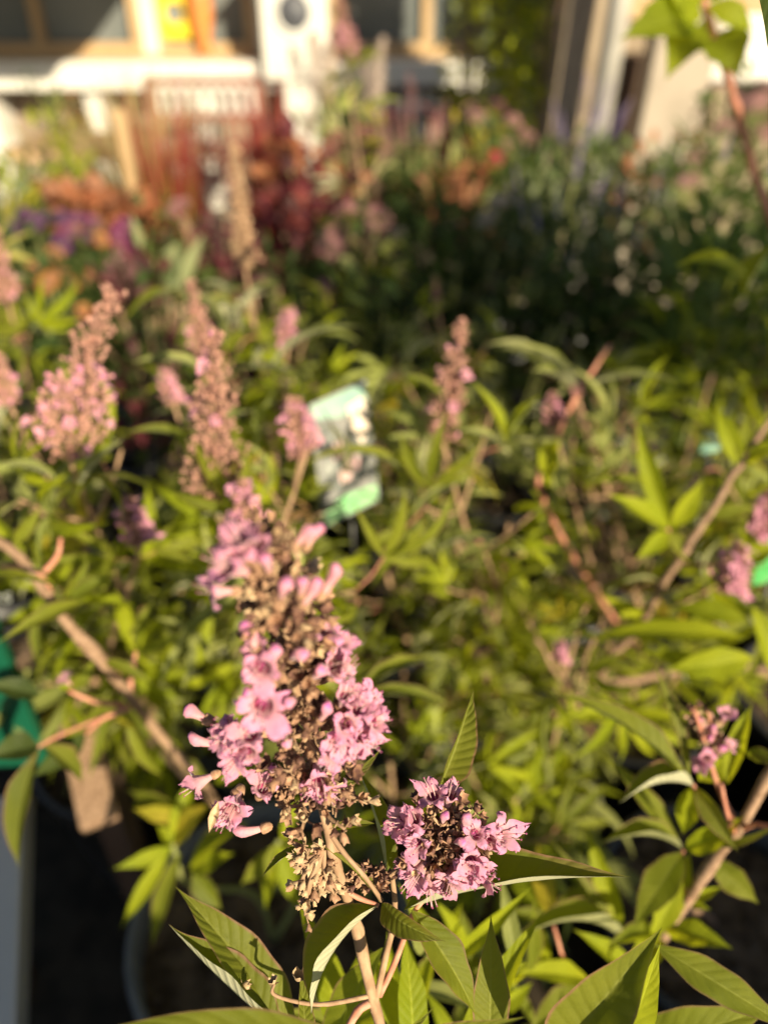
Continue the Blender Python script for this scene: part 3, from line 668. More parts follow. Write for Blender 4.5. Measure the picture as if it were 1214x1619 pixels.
# ================================================================== RIGHT FOREGROUND PLANT
rp = thing('chaste_tree', 'sharp leafy chaste tree at the lower right with a small fading flower tuft on top', 'shrub', (.36, .43, 0), 'potted chaste trees on the ground')
pot(rp, .125, .23)
stem_part(rp, [Vector((.36, .43, .2)), Vector((.25, .33, .42)), (1000, 1540, .49), (1062, 1462, .455), (1110, 1390, .44), (1160, 1325, .43), (1214, 1235, .42), (1260, 1150, .41)], .0038, .0024, 'stem_brown', n=40, joints=(.6, .85))
stem_part(rp, [(1172, 1315, .43), (1145, 1265, .425), (1125, 1215, .42), (1112, 1165, .415), (1098, 1125, .41)], .0016, .0010, 'stem_red', n=14)
stem_part(rp, [(1168, 1320, .43), (1120, 1280, .42), (1095, 1240, .42)], .0012, .0010, 'stem_red', n=8)
stem_part(rp, [(1165, 1325, .43), (1150, 1285, .422), (1140, 1240, .42)], .0012, .0010, 'stem_red', n=8)
stem_part(rp, [(1090, 1425, .442), (1080, 1380, .45), (1080, 1345, .45)], .0012, .0010, 'stem_red', n=8)
stem_part(rp, [(1172, 1312, .43), (1200, 1305, .41), (1250, 1318, .39)], .0014, .0011, 'stem_red', n=8)
stem_part(rp, [(950, 1560, .47), (900, 1535, .46), (875, 1465, .46)], .0014, .0010, 'stem_red', n=8)
RL = [
 ((1095, 1243, .42), (978, 1272, .40), 52, dict(face=.2, side=.7, fold=1.2, sag=.12, seed=31)),
 ((1088, 1238, .42), (868, 1095, .44), 52, dict(face=.45, side=.6, fold=1.0, sag=.10, seed=32, m='leaf')),
 ((1090, 1232, .42), (1032, 1045, .43), 32, dict(face=.5, side=.6, fold=.5, sag=.03, seed=33, m='leaf_hero')),
 ((1150, 1240, .42), (1190, 1112, .43), 40, dict(face=.6, side=-.3, fold=.6, sag=.05, seed=34, m='leaf_young')),
 ((1100, 1245, .42), (1168, 1348, .40), 40, dict(face=.7, side=.3, fold=.6, sag=.08, seed=35)),
 ((1098, 1240, .42), (1080, 1320, .44), 44, dict(face=.7, side=.1, fold=.4, sag=.03, seed=36, m='leaf_young')),
 ((1105, 1235, .42), (1145, 1200, .44), 52, dict(face=.6, side=.1, fold=.3, sag=.03, seed=37, m='leaf_young')),
 ((1078, 1342, .45), (952, 1190, .47), 44, dict(face=.6, side=.5, fold=.3, sag=.04, seed=38, m='leaf')),
 ((1078, 1343, .45), (948, 1335, .44), 48, dict(face=.3, side=.6, fold=1.1, sag=.14, seed=39, m='leaf')),
 ((1080, 1348, .45), (1000, 1470, .43), 66, dict(face=.9, side=.2, fold=.2, sag=.04, seed=40, m='leaf')),
 ((1085, 1345, .45), (1180, 1290, .42), 46, dict(face=.6, side=.2, fold=.5, sag=.06, seed=41, m='leaf_young')),
 ((1110, 1335, .44), (1240, 1300, .40), 22, dict(face=.3, side=.7, fold=.7, sag=.06, seed=42)),
 ((1090, 1350, .45), (1020, 1500, .45), 52, dict(face=.8, side=-.4, fold=.4, sag=.06, seed=43, m='leaf_young')),
 ((1125, 1360, .45), (1200, 1430, .44), 52, dict(face=.7, side=.2, fold=.3, sag=.04, seed=44, m='leaf')),
 ((1050, 1472, .455), (1160, 1502, .43), 52, dict(face=.6, side=-.2, fold=.5, sag=.08, seed=45, m='leaf_young')),
 ((1085, 1425, .45), (1145, 1402, .44), 22, dict(face=.6, side=.2, fold=.6, sag=.05, seed=46, m='leaf_young')),
 ((1085, 1425, .45), (1125, 1440, .44), 18, dict(face=.6, side=.2, fold=.6, sag=.05, seed=47, m='leaf_young')),
 ((1050, 1478, .46), (985, 1560, .44), 50, dict(face=.8, side=.1, fold=.4, sag=.05, seed=48, m='leaf_young')),
 ((1045, 1480, .46), (955, 1500, .43), 44, dict(face=.5, side=.2, fold=.6, sag=.1, seed=49, m='leaf')),
 ((985, 1488, .47), (805, 1490, .42), 56, dict(face=.3, side=.6, fold=1.1, sag=.13, seed=50, m='leaf')),
 ((978, 1482, .47), (866, 1325, .48), 26, dict(face=.6, side=.5, fold=.7, sag=.03, seed=51, m='leaf_hero')),
 ((985, 1480, .47), (925, 1305, .49), 42, dict(face=.8, side=-.1, fold=.4, sag=.03, seed=52, m='leaf_young')),
 ((875, 1458, .47), (800, 1380, .50), 44, dict(face=.8, side=.1, fold=.3, sag=.03, seed=53, m='leaf_young')),
 ((875, 1458, .47), (850, 1330, .50), 44, dict(face=.8, side=-.4, fold=.3, sag=.03, seed=54, m='leaf_yellow')),
 ((875, 1460, .47), (945, 1395, .49), 46, dict(face=.8, side=-.4, fold=.3, sag=.03, seed=55, m='leaf')),
 ((875, 1462, .47), (800, 1440, .47), 30, dict(face=.5, side=.3, fold=.5, sag=.03, seed=56, m='leaf')),
 ((930, 1550, .46), (810, 1540, .44), 46, dict(face=.7, side=.2, fold=.4, sag=.08, seed=57, m='leaf_young')),
 ((935, 1560, .46), (830, 1640, .45), 60, dict(face=.8, side=.2, fold=.4, sag=.05, seed=58, m='leaf')),
 ((1000, 1540, .47), (905, 1470, .45), 40, dict(face=.7, side=.2, fold=.4, sag=.05, seed=59, m='leaf_young')),
 ((1000, 1545, .48), (960, 1690, .45), 60, dict(face=.8, side=.3, fold=.4, sag=.05, seed=60, m='leaf_young')),
 ((1180, 1190, .42), (1250, 1215, .40), 30, dict(face=.4, side=.2, fold=.6, sag=.12, seed=61, m='leaf_hero')),
]
for a, b, wd, kw in RL: hleaf(rp, a, b, wd, **kw)
cy = MB()
for q in [(1098, 1120), (1110, 1135), (1125, 1150), (1140, 1165), (1118, 1175), (1105, 1150), (1148, 1185), (1130, 1200), (1090, 1118), (1120, 1125)]:
    cyme(P(1122, 1200, .42), P(q[0], q[1], .415), 6, .004, [0, 1, 3], 1.0)
cy.build('dried_calyxes', [M['calyx_mid'], M['calyx_dark'], M['stem_red'], M['calyx_dry']], rp, world=True)
def mini_flower(parent, px, py, d, ang, tilt, kind, s, seed):
    a = R(ang); tow = (CAM - P(px, py, d)).normalized()
    dirv = (RT * math.cos(a) + UP * math.sin(a)) * math.cos(R(tilt)) + tow * math.sin(R(tilt))
    o = link('flower' if kind == 'f' else 'bud', (FLOW if kind == 'f' else BUD)[seed % 4], parent)
    o.matrix_basis = Matrix.Translation(-parent.location) @ zframe(P(px, py, d) - dirv * .0085 * s, dirv, s, seed)
for i, (x, y, a, t, k, s) in enumerate([(1102, 1208, 210, 40, 'f', 1.1), (1115, 1200, 300, 60, 'f', 1.0), (1130, 1160, 60, 60, 'b', 1.0), (1150, 1125, 60, 40, 'f', 1.1), (1112, 1140, 120, 50, 'b', 1.0), (1152, 1180, 20, 30, 'f', .9), (1135, 1185, 30, 60, 'b', .9), (1120, 1165, 100, 60, 'b', .9)]):
    mini_flower(rp, x, y, .412, a, t, k, s, i)

# ================================================================== FRONT LEFT PLANT (pot with soil seen)
lp = thing('chaste_tree', 'young yellow green chaste tree low in a pot of dry soil behind the big spike', 'shrub', (-.115, .40, 0), 'potted chaste trees on the ground')
pot(lp, .14, .26, 'pot_grey')
stem_part(lp, [Vector((-.115, .40, .22)), Vector((-.12, .38, .35)), (300, 1400, .66), (272, 1335, .62)], .0035, .002, 'stem_green', n=14)
stem_part(lp, [Vector((-.115, .40, .22)), Vector((-.08, .38, .35)), (420, 1400, .62), (440, 1330, .58)], .0035, .002, 'stem_green', n=14)
LL = [
 ((272, 1340, .60), (178, 1375, .58), 30, 'leaf_young'), ((270, 1342, .60), (190, 1470, .60), 30, 'leaf_young'), ((272, 1335, .60), (248, 1306, .60), 26, 'leaf_young'), ((275, 1335, .60), (335, 1270, .58), 56, 'leaf_yellow'),
 ((275, 1330, .60), (305, 1225, .60), 40, 'leaf_young'), ((285, 1350, .60), (240, 1500, .60), 40, 'leaf'), ((300, 1370, .60), (395, 1300, .56), 50, 'leaf'), ((300, 1375, .60), (370, 1350, .58), 44, 'leaf_young'), ((305, 1380, .60), (350, 1440, .60), 46, 'leaf'),
 ((290, 1290, .6), (210, 1280, .6), 34, 'leaf_yellow'), ((290, 1290, .6), (200, 1250, .62), 30, 'leaf'), ((440, 1335, .58), (420, 1440, .58), 36, 'leaf_young'), ((440, 1335, .58), (380, 1400, .58), 40, 'leaf'), ((440, 1335, .58), (470, 1440, .58), 40, 'leaf_young'), ((330, 1240, .6), (250, 1180, .6), 30, 'leaf'), ((340, 1240, .6), (400, 1220, .6), 34, 'leaf_young'),
 ((445, 1330, .58), (540, 1380, .56), 34, 'leaf'), ((445, 1330, .58), (470, 1250, .58), 30, 'leaf_young')]
for i, (a, b, wd, m) in enumerate(LL): hleaf(lp, a, b, wd, m=m, face=.7, side=(i % 3 - 1) * .4, fold=.3, sag=.06, nl=12, seed=70 + i)

# ================================================================== FRONT FAR LEFT BRANCHES
fl = thing('chaste_tree', 'chaste tree at the left edge with bare reddish forked branches beside the green board', 'shrub', (-.56, .80, 0), 'potted chaste trees on the ground')
pot(fl, .125, .23)
stem_part(fl, [Vector((-.56, .80, .2)), Vector((-.42, .70, .34)), (330, 1260, .66), (240, 1150, .58), (160, 1045, .52), (90, 965, .50), (30, 880, .50), (-60, 820, .5)], .0045, .003, 'stem_brown', n=40, joints=(.6,))
for pts in ([(205, 1105, .55), (208, 1060, .55), (215, 1030, .55)], [(195, 1115, .55), (150, 1110, .53), (108, 1092, .52)], [(205, 1120, .55), (165, 1135, .54), (135, 1160, .54)], [(90, 965, .50), (60, 905, .5), (0, 895, .5)], [(70, 905, .5), (90, 880, .5), (95, 850, .5)]):
    stem_part(fl, pts, .0021, .0012, 'stem_red', n=10)
FL = [((-60, 925, .5), (105, 932, .47), 30, 'leaf'), ((140, 950, .5), (-5, 1018, .46), 34, 'leaf'), ((20, 860, .5), (65, 800, .5), 28, 'leaf'), ((10, 850, .5), (-40, 780, .5), 30, 'leaf_young'), ((108, 1092, .52), (90, 1060, .52), 26, 'leaf_young'), ((115, 1090, .52), (150, 1040, .52), 30, 'leaf'), ((215, 1030, .55), (250, 940, .55), 28, 'leaf'), ((215, 1030, .55), (180, 930, .56), 34, 'leaf_young'), ((215, 1035, .55), (290, 1000, .55), 30, 'leaf'), ((135, 1160, .54), (50, 1230, .52), 46, 'leaf_dark'), ((60, 1180, .50), (-20, 1200, .48), 60, 'leaf_dark'), ((62, 1185, .50), (30, 1375, .50), 60, 'leaf_hero'), ((66, 1180, .50), (130, 1240, .52), 50, 'leaf_hero'), ((62, 1100, .5), (-30, 1085, .48), 44, 'leaf_dark'), ((200, 1130, .55), (260, 1230, .58), 30, 'leaf'), ((180, 1140, .55), (215, 1155, .55), 26, 'leaf_yellow'), ((100, 960, .5), (190, 905, .5), 34, 'leaf'), ((100, 960, .5), (140, 880, .5), 34, 'leaf'), ((100, 960, .5), (220, 960, .5), 30, 'leaf_young'), ((160, 1045, .52), (240, 1080, .52), 26, 'leaf')]
stem_part(fl, [(160, 1135, .54), (90, 1165, .51), (60, 1182, .50)], .0013, .001, 'stem_red', n=8)
for i, (a, b, wd, m) in enumerate(FL): hleaf(fl, a, b, wd, m=m, face=.45, side=(i % 3 - 1) * .4, fold=.5, sag=.10, nl=14, seed=100 + i)
mini_flower(fl, 100, 1075, .515, 150, 40, 'f', 1.0, 1)

# ================================================================== RIGHT MIDDLE PLANT
rm = thing('chaste_tree', 'chaste tree at right edge with bright lime star leaves on a forked brown stem', 'shrub', (.62, .72, 0), 'potted chaste trees on the ground')
pot(rm, .125, .23)
stem_part(rm, [Vector((.62, .72, .2)), Vector((.44, .66, .36)), (960, 1080, .72), (1015, 985, .64), (1060, 905, .60), (1110, 830, .58), (1170, 735, .57), (1230, 650, .57)], .0042, .0022, 'stem_brown', n=40, joints=(.66,))
stem_part(rm, [(1072, 890, .60), (1068, 865, .595), (1055, 835, .59)], .0018, .0014, 'stem_red', n=8)
stem_part(rm, [(1072, 890, .60), (1130, 895, .59), (1180, 890, .58)], .0018, .0012, 'stem_red', n=8)
ML = [((1058, 835, .59), (1005, 655, .57), 40, 'leaf_young'), ((1056, 835, .59), (958, 780, .56), 40, 'leaf_young'), ((1062, 835, .59), (1112, 755, .57), 42, 'leaf_young'), ((1056, 842, .59), (1003, 885, .57), 36, 'leaf_young'), ((1056, 838, .59), (1100, 900, .59), 34, 'leaf'),
      ((1030, 765, .62), (920, 765, .60), 26, 'leaf'), ((1175, 735, .57), (1245, 700, .55), 40, 'leaf_young'), ((1180, 890, .58), (1230, 860, .57), 40, 'leaf_young'), ((1120, 815, .58), (1200, 800, .57), 32, 'leaf'), ((1090, 860, .59), (1130, 830, .58), 36, 'leaf_young'), ((1170, 740, .57), (1130, 640, .58), 40, 'leaf_young'), ((1170, 740, .57), (1180, 650, .58), 34, 'leaf'), ((1020, 980, .64), (950, 940, .62), 34, 'leaf_young'), ((1020, 985, .64), (1110, 1000, .60), 34, 'leaf'),
      ((1180, 1010, .55), (930, 1010, .60), 50, 'leaf_young'), ((1190, 1040, .55), (1050, 1060, .56), 60, 'leaf_young'), ((1180, 980, .55), (1060, 960, .58), 44, 'leaf_young'), ((1150, 1080, .55), (1010, 1030, .58), 50, 'leaf_young'), ((1190, 960, .55), (1230, 1090, .55), 50, 'leaf_young')]
for i, (a, b, wd, m) in enumerate(ML): hleaf(rm, a, b, wd, m=m, face=.55, side=(i % 3 - 1) * .3, fold=.4, sag=.07, nl=14, seed=140 + i)

# top-right: a broad-leaved shrub and one leaf almost touching the lens
tr = thing('broad_leaf_shrub', 'broad heart-leaved bright green shrub leaning in at the top right', 'shrub', (.62, .98, 0))
pot(tr, .13, .24)
stem_part(tr, [Vector((.62, .98, .2)), Vector((.56, .9, .6)), (1190, 260, .85), (1165, 170, .80), (1140, 90, .76), (1120, 30, .74), (1100, -60, .72)], .0055, .003, 'stem_red', n=30)
TL = [((1098, 30, .74), (978, 62, .70), 78, 'leaf_broad'), ((1100, 40, .74), (1052, 128, .72), 66, 'leaf_bright'), ((1135, 50, .75), (1168, 125, .74), 70, 'leaf_broad'), ((1105, 12, .73), (1040, -60, .70), 70, 'leaf_bright'), ((1120, 8, .73), (1190, 50, .74), 40, 'leaf_bright'), ((1112, -10, .73), (1180, -60, .70), 60, 'leaf_broad'), ((1118, 25, .76), (1108, 80, .80), 44, 'leaf_broad'), ((1110, 22, .74), (1010, 12, .72), 50, 'leaf_bright')]
for i, (a, b, wd, m) in enumerate(TL):
    p0 = P(*a); p1 = P(*b); mb = MB(); mb.leaf(p0, p1, wd / 1215 * a[2], (CAM - p0).normalized() + Vector((0, 0, .5)), sag=.01, fold=.15, nl=14, nw=6, wave=.03, rng=random.Random(i), prof='lance', peak=.38)
    mb.build('leaf', M[m], tr, world=True)
stem_part(tr, [Vector((.62, .98, .2)), Vector((.60, .95, .7)), (1330, 120, .62), (1250, -60, .40), (1235, -120, .30)], .005, .002, 'stem_green', n=30)
mb = MB(); mb.leaf(P(1235, -120, .30), P(1222, 95, .27), .018, (CAM - P(1215, 0, .3)).normalized(), sag=.01, fold=.15, nl=14, nw=6, rng=random.Random(9), prof='heart'); mb.build('leaf', M['leaf_dark'], tr, world=True)

# ================================================================== MIDDLE ROWS OF CHASTE TREES
CH = [
 # loc, height, seed, label, stems, tips
 ((-.33, .66, 0), .74, 1, 'chaste tree at left with the thick pale pink spike left of the brown ones', 4, [(P(106, 715, .54), 0, 1.0, P(148, 400, .46)), (P(15, 640, .6), 3, .9), (P(222, 862, .55), 5, .9)]),
 ((-.12, .68, 0), .70, 2, 'chaste tree whose wide faded brown spike stands just behind the big pink one', 4, [(P(344, 800, .55), 1, .92, P(326, 490, .47)), (P(395, 835, .50), 5, .9), (P(476, 722, .60), 5, 1.1), (P(275, 640, .7), 5, .8)]),
 ((-.22, 1.0, 0), .74, 3, 'taller chaste tree with one long bare tan spike above the others', 4, [(P(388, 425, .88), 4, 1.0, P(374, 250, .80)), (P(455, 545, .82), 5, .9), (P(320, 560, .75), 3, 1.0)]),
 ((.11, .70, 0), .66, 4, 'chaste tree with one slim upright spike right of the plant tag', 4, [(P(700, 700, .64), 2, 1.0, P(722, 490, .58))]),
 ((.34, .74, 0), .68, 5, 'chaste tree with a pink tuft and a forked pale stem right of the slim spike', 4, [(P(912, 625, .72), 5, .4), (P(875, 675, .75), 5, .8), (P(885, 1045, .60), 5, .5)]),
 ((-.60, .98, 0), .66, 6, 'chaste tree far left with a thin brown spike cut by the frame', 3, [(P(12, 475, .85), 3, 1.1)]),
 ((.10, 1.02, 0), .66, 7, 'chaste tree behind the plant tag with few flowers', 4, [(P(690, 480, 1.15), 3, .5)]),
 ((.42, 1.06, 0), .62, 8, 'shaded chaste tree behind the forked pale stem', 4, []),
 ((.66, 1.08, 0), .66, 9, 'chaste tree at right behind the lime star leaves', 4, [(P(1195, 845, .60), 5, .9), (P(1150, 935, .58), 5, 1.0)]),
 ((-.05, 1.35, 0), .60, 10, 'dark leafy chaste tree in the shade at the middle of the rows', 3, [(P(548, 98, 1.35), 0, .9)]),
]
CT = {}
for loc, h, sd, lab, st, tips in CH:
    CT[sd] = chaste(loc, h, sd, lab, stems=st, tips=tips, young=.55, side=.55, spread=.13)
chaste((.09, .53, 0), .46, 31, 'short leafy young chaste tree without flowers filling the gap behind the round cluster', stems=5, tips=(), young=.9, side=.7, spread=.13, zmin=.24)
XL = [ # single leaves that stand out in the photo: plant, base, tip, width, material
 (4, (655, 765, .62), (455, 748, .58), 30, 'leaf', .22), (3, (430, 580, .70), (578, 516, .62), 30, 'leaf_sage', .10), (3, (395, 490, .86), (445, 450, .82), 24, 'leaf_sage', .2), (3, (385, 490, .86), (300, 480, .82), 24, 'leaf', .1),
 (2, (300, 470, .80), (190, 515, .70), 28, 'leaf', .12), (2, (330, 590, .62), (205, 575, .60), 30, 'leaf_sage', .12), (2, (310, 700, .58), (195, 685, .56), 30, 'leaf', .1), (1, (120, 780, .52), (200, 690, .50), 30, 'leaf_sage', .05), (1, (90, 760, .52), (-10, 735, .50), 30, 'leaf_sage', .1),
 (4, (700, 640, .62), (635, 590, .60), 24, 'leaf', .1), (4, (800, 700, .62), (745, 600, .60), 28, 'leaf_young', .05), (4, (800, 700, .62), (860, 620, .60), 26, 'leaf_young', .05), (4, (790, 700, .62), (720, 680, .60), 24, 'leaf_sage', .05),
 (5, (912, 620, .72), (812, 540, .66), 34, 'leaf_sage', .08), (5, (905, 615, .72), (838, 585, .68), 38, 'leaf_sage', .06), (5, (920, 615, .72), (1080, 605, .66), 24, 'leaf_sage', .1), (5, (880, 690, .68), (868, 780, .66), 44, 'leaf_young', .05), (5, (740, 760, .62), (640, 830, .60), 26, 'leaf_sage', .1),
 (4, (690, 880, .64), (610, 850, .62), 22, 'leaf_sage', .1), (4, (690, 870, .64), (790, 850, .62), 22, 'leaf_sage', .1), (7, (560, 900, .75), (480, 885, .70), 26, 'leaf', .1), (4, (570, 1090, .50), (690, 1040, .52), 40, 'leaf', .06), (4, (575, 1100, .50), (720, 1120, .50), 36, 'leaf', .08), (9, (1175, 450, .62), (1065, 420, .58), 46, 'leaf_young', .12), (9, (1180, 470, .62), (1235, 380, .6), 50, 'leaf', .1)]
for i, (sd, a, b, wd, m, sg) in enumerate(XL): hleaf(CT[sd], a, b, wd, m=m, face=.25, side=(.35 if b[0] < a[0] else -.35), fold=.9, sag=sg, nl=14, seed=500 + i)
stem_part(CT[5], [Vector((.34, .74, .3)), (862, 800, .74), (880, 700, .73), (912, 625, .72), (965, 545, .72)], .0030, .0016, 'stem_red', n=24, joints=(.7,))
stem_part(CT[7], [Vector((.10, 1.02, .3)), (780, 925, .86), (800, 900, .84), (755, 855, .80)], .0034, .0022, 'stem_red', n=14)
stem_part(CT[7], [(798, 905, .84), (835, 870, .82), (880, 850, .80)], .0030, .0022, 'stem_red', n=10)
#BACKGROUND
# ================================================================== PLANT TAGS AND SIGN BOARD
t = thing('plant_tag', 'printed white and green plant tag with a flower photo, standing between the spikes', 'plant tag', PZ(545, 980, .23))
a0, a1, a2, a3 = P(488, 640, .70), P(578, 600, .72), P(600, 790, .74), P(512, 835, .72)
def quadcard(parent, name, m, A, B, Cc, D, th=.0006, off=0.0):
    n = (B - A).cross(D - A).normalized()
    if n.dot(CAM - A) < 0: n = -n
    b = MB(); vs = [p + n * (off + th) for p in (A, B, Cc, D)] + [p + n * off for p in (A, B, Cc, D)]
    b.add(vs, [(0, 1, 2, 3), (7, 6, 5, 4), (0, 4, 5, 1), (1, 5, 6, 2), (2, 6, 7, 3), (3, 7, 4, 0)])
    return b.build(name, M[m], parent, world=True, smooth=False)
def bil(u, v): return (a0 * (1 - u) + a1 * u) * (1 - v) + (a3 * (1 - u) + a2 * u) * v
quadcard(t, 'card', 'card_white', a0, a1, a2, a3)
def patch(name, m, pts, off=.001):
    n = (a1 - a0).cross(a3 - a0).normalized()
    if n.dot(CAM - a0) < 0: n = -n
    b = MB(); b.add([bil(u, v) + n * off for u, v in pts], [tuple(range(len(pts)))]); return b.build(name, M[m], t, world=True, smooth=False)
patch('header_band', 'card_teal', [(.04, .02), (.96, .02), (.96, .14), (.5, .2), (.04, .12)])
patch('photo', 'card_grey', [(.02, .13), (.5, .20), (.98, .15), (.98, .84), (.3, .80), (.02, .86)])
patch('photo_figure', 'card_skin', [(.62, .14), (.9, .12), (.96, .36), (.8, .5), (.66, .3)], .0016)
for k, (u, v, q) in enumerate([(.25, .35, .12), (.4, .45, .13), (.2, .55, .1), (.6, .6, .12), (.75, .52, .09), (.45, .66, .1)]):
    patch('photo_bloom', 'petal_pale' if k % 2 else 'card_white', [(u + q * math.cos(j * PI / 4) * (1 + .3 * (j % 2)), v + q * .55 * math.sin(j * PI / 4) * (1 + .3 * (j % 2))) for j in range(8)], .0016 + .0003 * k)
patch('footer_band', 'card_green', [(.04, .88), (.3, .82), (.96, .86), (.96, .98), (.04, .98)])
b = MB(); b.tube([P(556, 812, .731), P(560, 900, .76), PZ(548, 985, .2)], .0022, 6); b.build('stake', M['pot'], t, world=True)
def small_tag(px, py, d, w, h, m, lab):
    t = thing('plant_tag', lab, 'plant tag', P(px, py + h, d + .05)); q = 1215 / d; W, H = w / q / 2, h / q / 2; c = P(px, py, d)
    e = Vector((.96, .2, 0)); u = Vector((0, .25, .97))
    quadcard(t, 'card', m, c - e * W + u * H, c + e * W + u * H, c + e * W - u * H, c - e * W - u * H)
    quadcard(t, 'text_band', 'card_white', c - e * W * .7 + u * H * .55, c + e * W * .7 + u * H * .55, c + e * W * .7 + u * H * .2, c - e * W * .7 + u * H * .2, off=.0012)
    b = MB(); b.tube([c - u * H * .9, c - u * (H + .03)], .002, 6); b.build('stake', M['pot'], t, world=True)
small_tag(1222, 885, .62, 60, 80, 'card_green', 'bright green plant tag cut by the right edge')
small_tag(1125, 700, .9, 34, 30, 'card_teal', 'small pale teal plant tag among leaves right of centre')
# green board and white rail at the left edge
t = thing('sign_board', 'dark green sign board at the left edge with small white script in its corner', 'sign', (-.62, .56, 0))
c = P(-36, 1080, .62)
bb = MB(); bb.box(c + Vector((-.12, .0, -.01)), (.298, .012, .20), rz=.06); bb.build('board', M['green_card'], t, world=True, smooth=False, bevel=.002)
bb = MB(); bb.box(c + Vector((-.12, .012, -.30)), (.03, .03, .52), rz=.06); bb.build('post', M['wood_dark'], t, world=True, smooth=False)
cu = bpy.data.curves.new('lettering', 'FONT'); cu.body = 'yes'; cu.size = .022; cu.extrude = .0004; cu.shear = .35
tmp = bpy.data.objects.new('tmp', cu); C.objects.link(tmp); dg = bpy.context.evaluated_depsgraph_get(); me = bpy.data.meshes.new_from_object(tmp.evaluated_get(dg)); bpy.data.objects.remove(tmp)
me.materials.clear(); me.materials.append(M['card_white'])
lt = link('lettering', me, t, True); lt.matrix_basis = Matrix.Translation(P(-40, 955, .600)) @ Euler((R(90), 0, .06)).to_matrix().to_4x4()
t = thing('metal_rail', 'pale grey square metal rail running down the bottom left edge', 'rail', PZ(0, 1550, .0) + Vector((0, 0, 0)))
p0, p1 = P(-4, 1690, .70), P(14, 1262, .80)
bb = MB(); d = (p1 - p0).normalized(); X = Vector((1, 0, 0)); X = (X - d * X.dot(d)).normalized(); Yv = d.cross(X)
def beam(bb, p0, p1, w, h, X=Vector((1, 0, 0)), mi=0):
    d = (p1 - p0).normalized(); X = (X - d * X.dot(d)).normalized(); Yv = d.cross(X)
    vs = [p + X * a * w / 2 + Yv * c_ * h / 2 for p in (p0, p1) for a, c_ in ((-1, -1), (1, -1), (1, 1), (-1, 1))]
    bb.add(vs, [(3, 2, 1, 0), (4, 5, 6, 7), (0, 1, 5, 4), (1, 2, 6, 5), (2, 3, 7, 6), (3, 0, 4, 7)], mi=mi)
beam(bb, p0 - d * .25, p1, .042, .03); bb.build('bar', M['galv'], t, world=True, smooth=False, bevel=.003)
for f in (-.3,):
    q = p0.lerp(p1, f); bb = MB(); beam(bb, Vector((q.x, q.y, .005)), q - Vector((0, 0, .03)), .025, .025); bb.build('leg', M['galv'], t, world=True, smooth=False)
# plank between pots
t = thing('wooden_plank', 'weathered grey plank end propped between the pots at lower left', 'plank', PZ(160, 1300, .12))
bb = MB(); beam(bb, P(158, 1305, .72), P(112, 1100, .80), .034, .016); bb.build('board', M['stem_brown'], t, world=True, smooth=False, bevel=.002)
bb = MB(); q = P(140, 1230, .76); beam(bb, Vector((q.x, q.y + .03, .01)), q + Vector((0, .02, -.02)), .03, .03); bb.build('block', M['wood_dark'], t, world=True, smooth=False)

# ================================================================== BACKGROUND PLANTS
def ell_foliage(r, rx, rz_, zc, n, m, L, Wf, ey=None, flat=.3, extra=None):
    b = MB(); ey = ey or rx
    cl = [(Vector((r.gauss(0, 1), r.gauss(0, 1), r.gauss(0, 1))).normalized() * r.uniform(.35, .95)) for _ in range(14)]
    for _ in range(n):
        c = r.choice(cl); q = c + Vector((r.gauss(0, 1), r.gauss(0, 1), r.gauss(0, 1))) * .24
        if q.length > 1.15: q *= 1.15 / q.length
        p = Vector((q.x * rx, q.y * ey, zc + q.z * rz_))
        if p.z < .18: p.z = .18 + r.random() * .1
        d = (q.normalized() * .8 + Vector((r.gauss(0, .6), r.gauss(0, .6), r.gauss(.2, .5)))).normalized()
        l = L * r.uniform(.6, 1.25)
        b.leaf(p, p + d * l, l * Wf, Vector((r.gauss(0, flat), r.gauss(0, flat), 1)), sag=l * .08, fold=r.uniform(.1, .6), nl=5, nw=2, rng=r, mi=0 if extra is None or r.random() < .6 else 1)
    return b
def head_mesh(kind, key):
    r = random.Random(kind + key); b = MB()
    if kind == 'pompon':
        for k in range(70):
            a = k * 2.4; z = 1 - 1.5 * k / 70; q = math.sqrt(max(0, 1 - z * z)); d = Vector((q * math.cos(a), q * math.sin(a), z + .2)).normalized()
            b.leaf(d * .004, d * .019, .006, Vector((0, 0, 1)) + d * .1, fold=.4, nl=3, nw=2, rng=r)
    elif kind == 'dome':
        for k in range(90):
            a = k * 2.4; q = .034 * math.sqrt(k / 90); p = Vector((q * math.cos(a), q * math.sin(a), .016 * (1 - (q / .034) ** 2) + r.uniform(-.003, .003)))
            for j in range(3): b.leaf(p, p + Vector((math.cos(j * 2.1 + a), math.sin(j * 2.1 + a), .7)) * .0045, .004, (0, 0, 1), nl=2, nw=2, rng=r)
    elif kind == 'spike':
        for k in range(110):
            z = .11 * k / 110; a = k * 2.4; q = .010 * (1 - .75 * k / 110); p = Vector((q * .3 * math.cos(a), q * .3 * math.sin(a), z))
            b.leaf(p, p + Vector((math.cos(a) * q, math.sin(a) * q, .004)), .006, (0, 0, 1), fold=.5, nl=2, nw=2, rng=r)
    elif kind == 'panicle':
        for k in range(160):
            z = .13 * k / 160; a = k * 2.4; q = .038 * (1 - .8 * k / 160) * r.uniform(.7, 1.1); p = Vector((q * math.cos(a), q * math.sin(a), z))
            for j in range(3): b.leaf(p, p + Vector((math.cos(j * 2.1 + a), math.sin(j * 2.1 + a), .3)) * .007, .006, (math.cos(a), math.sin(a), .5), nl=2, nw=2, rng=r)
    return b.mesh('flower_head', M[key])
HD = {}
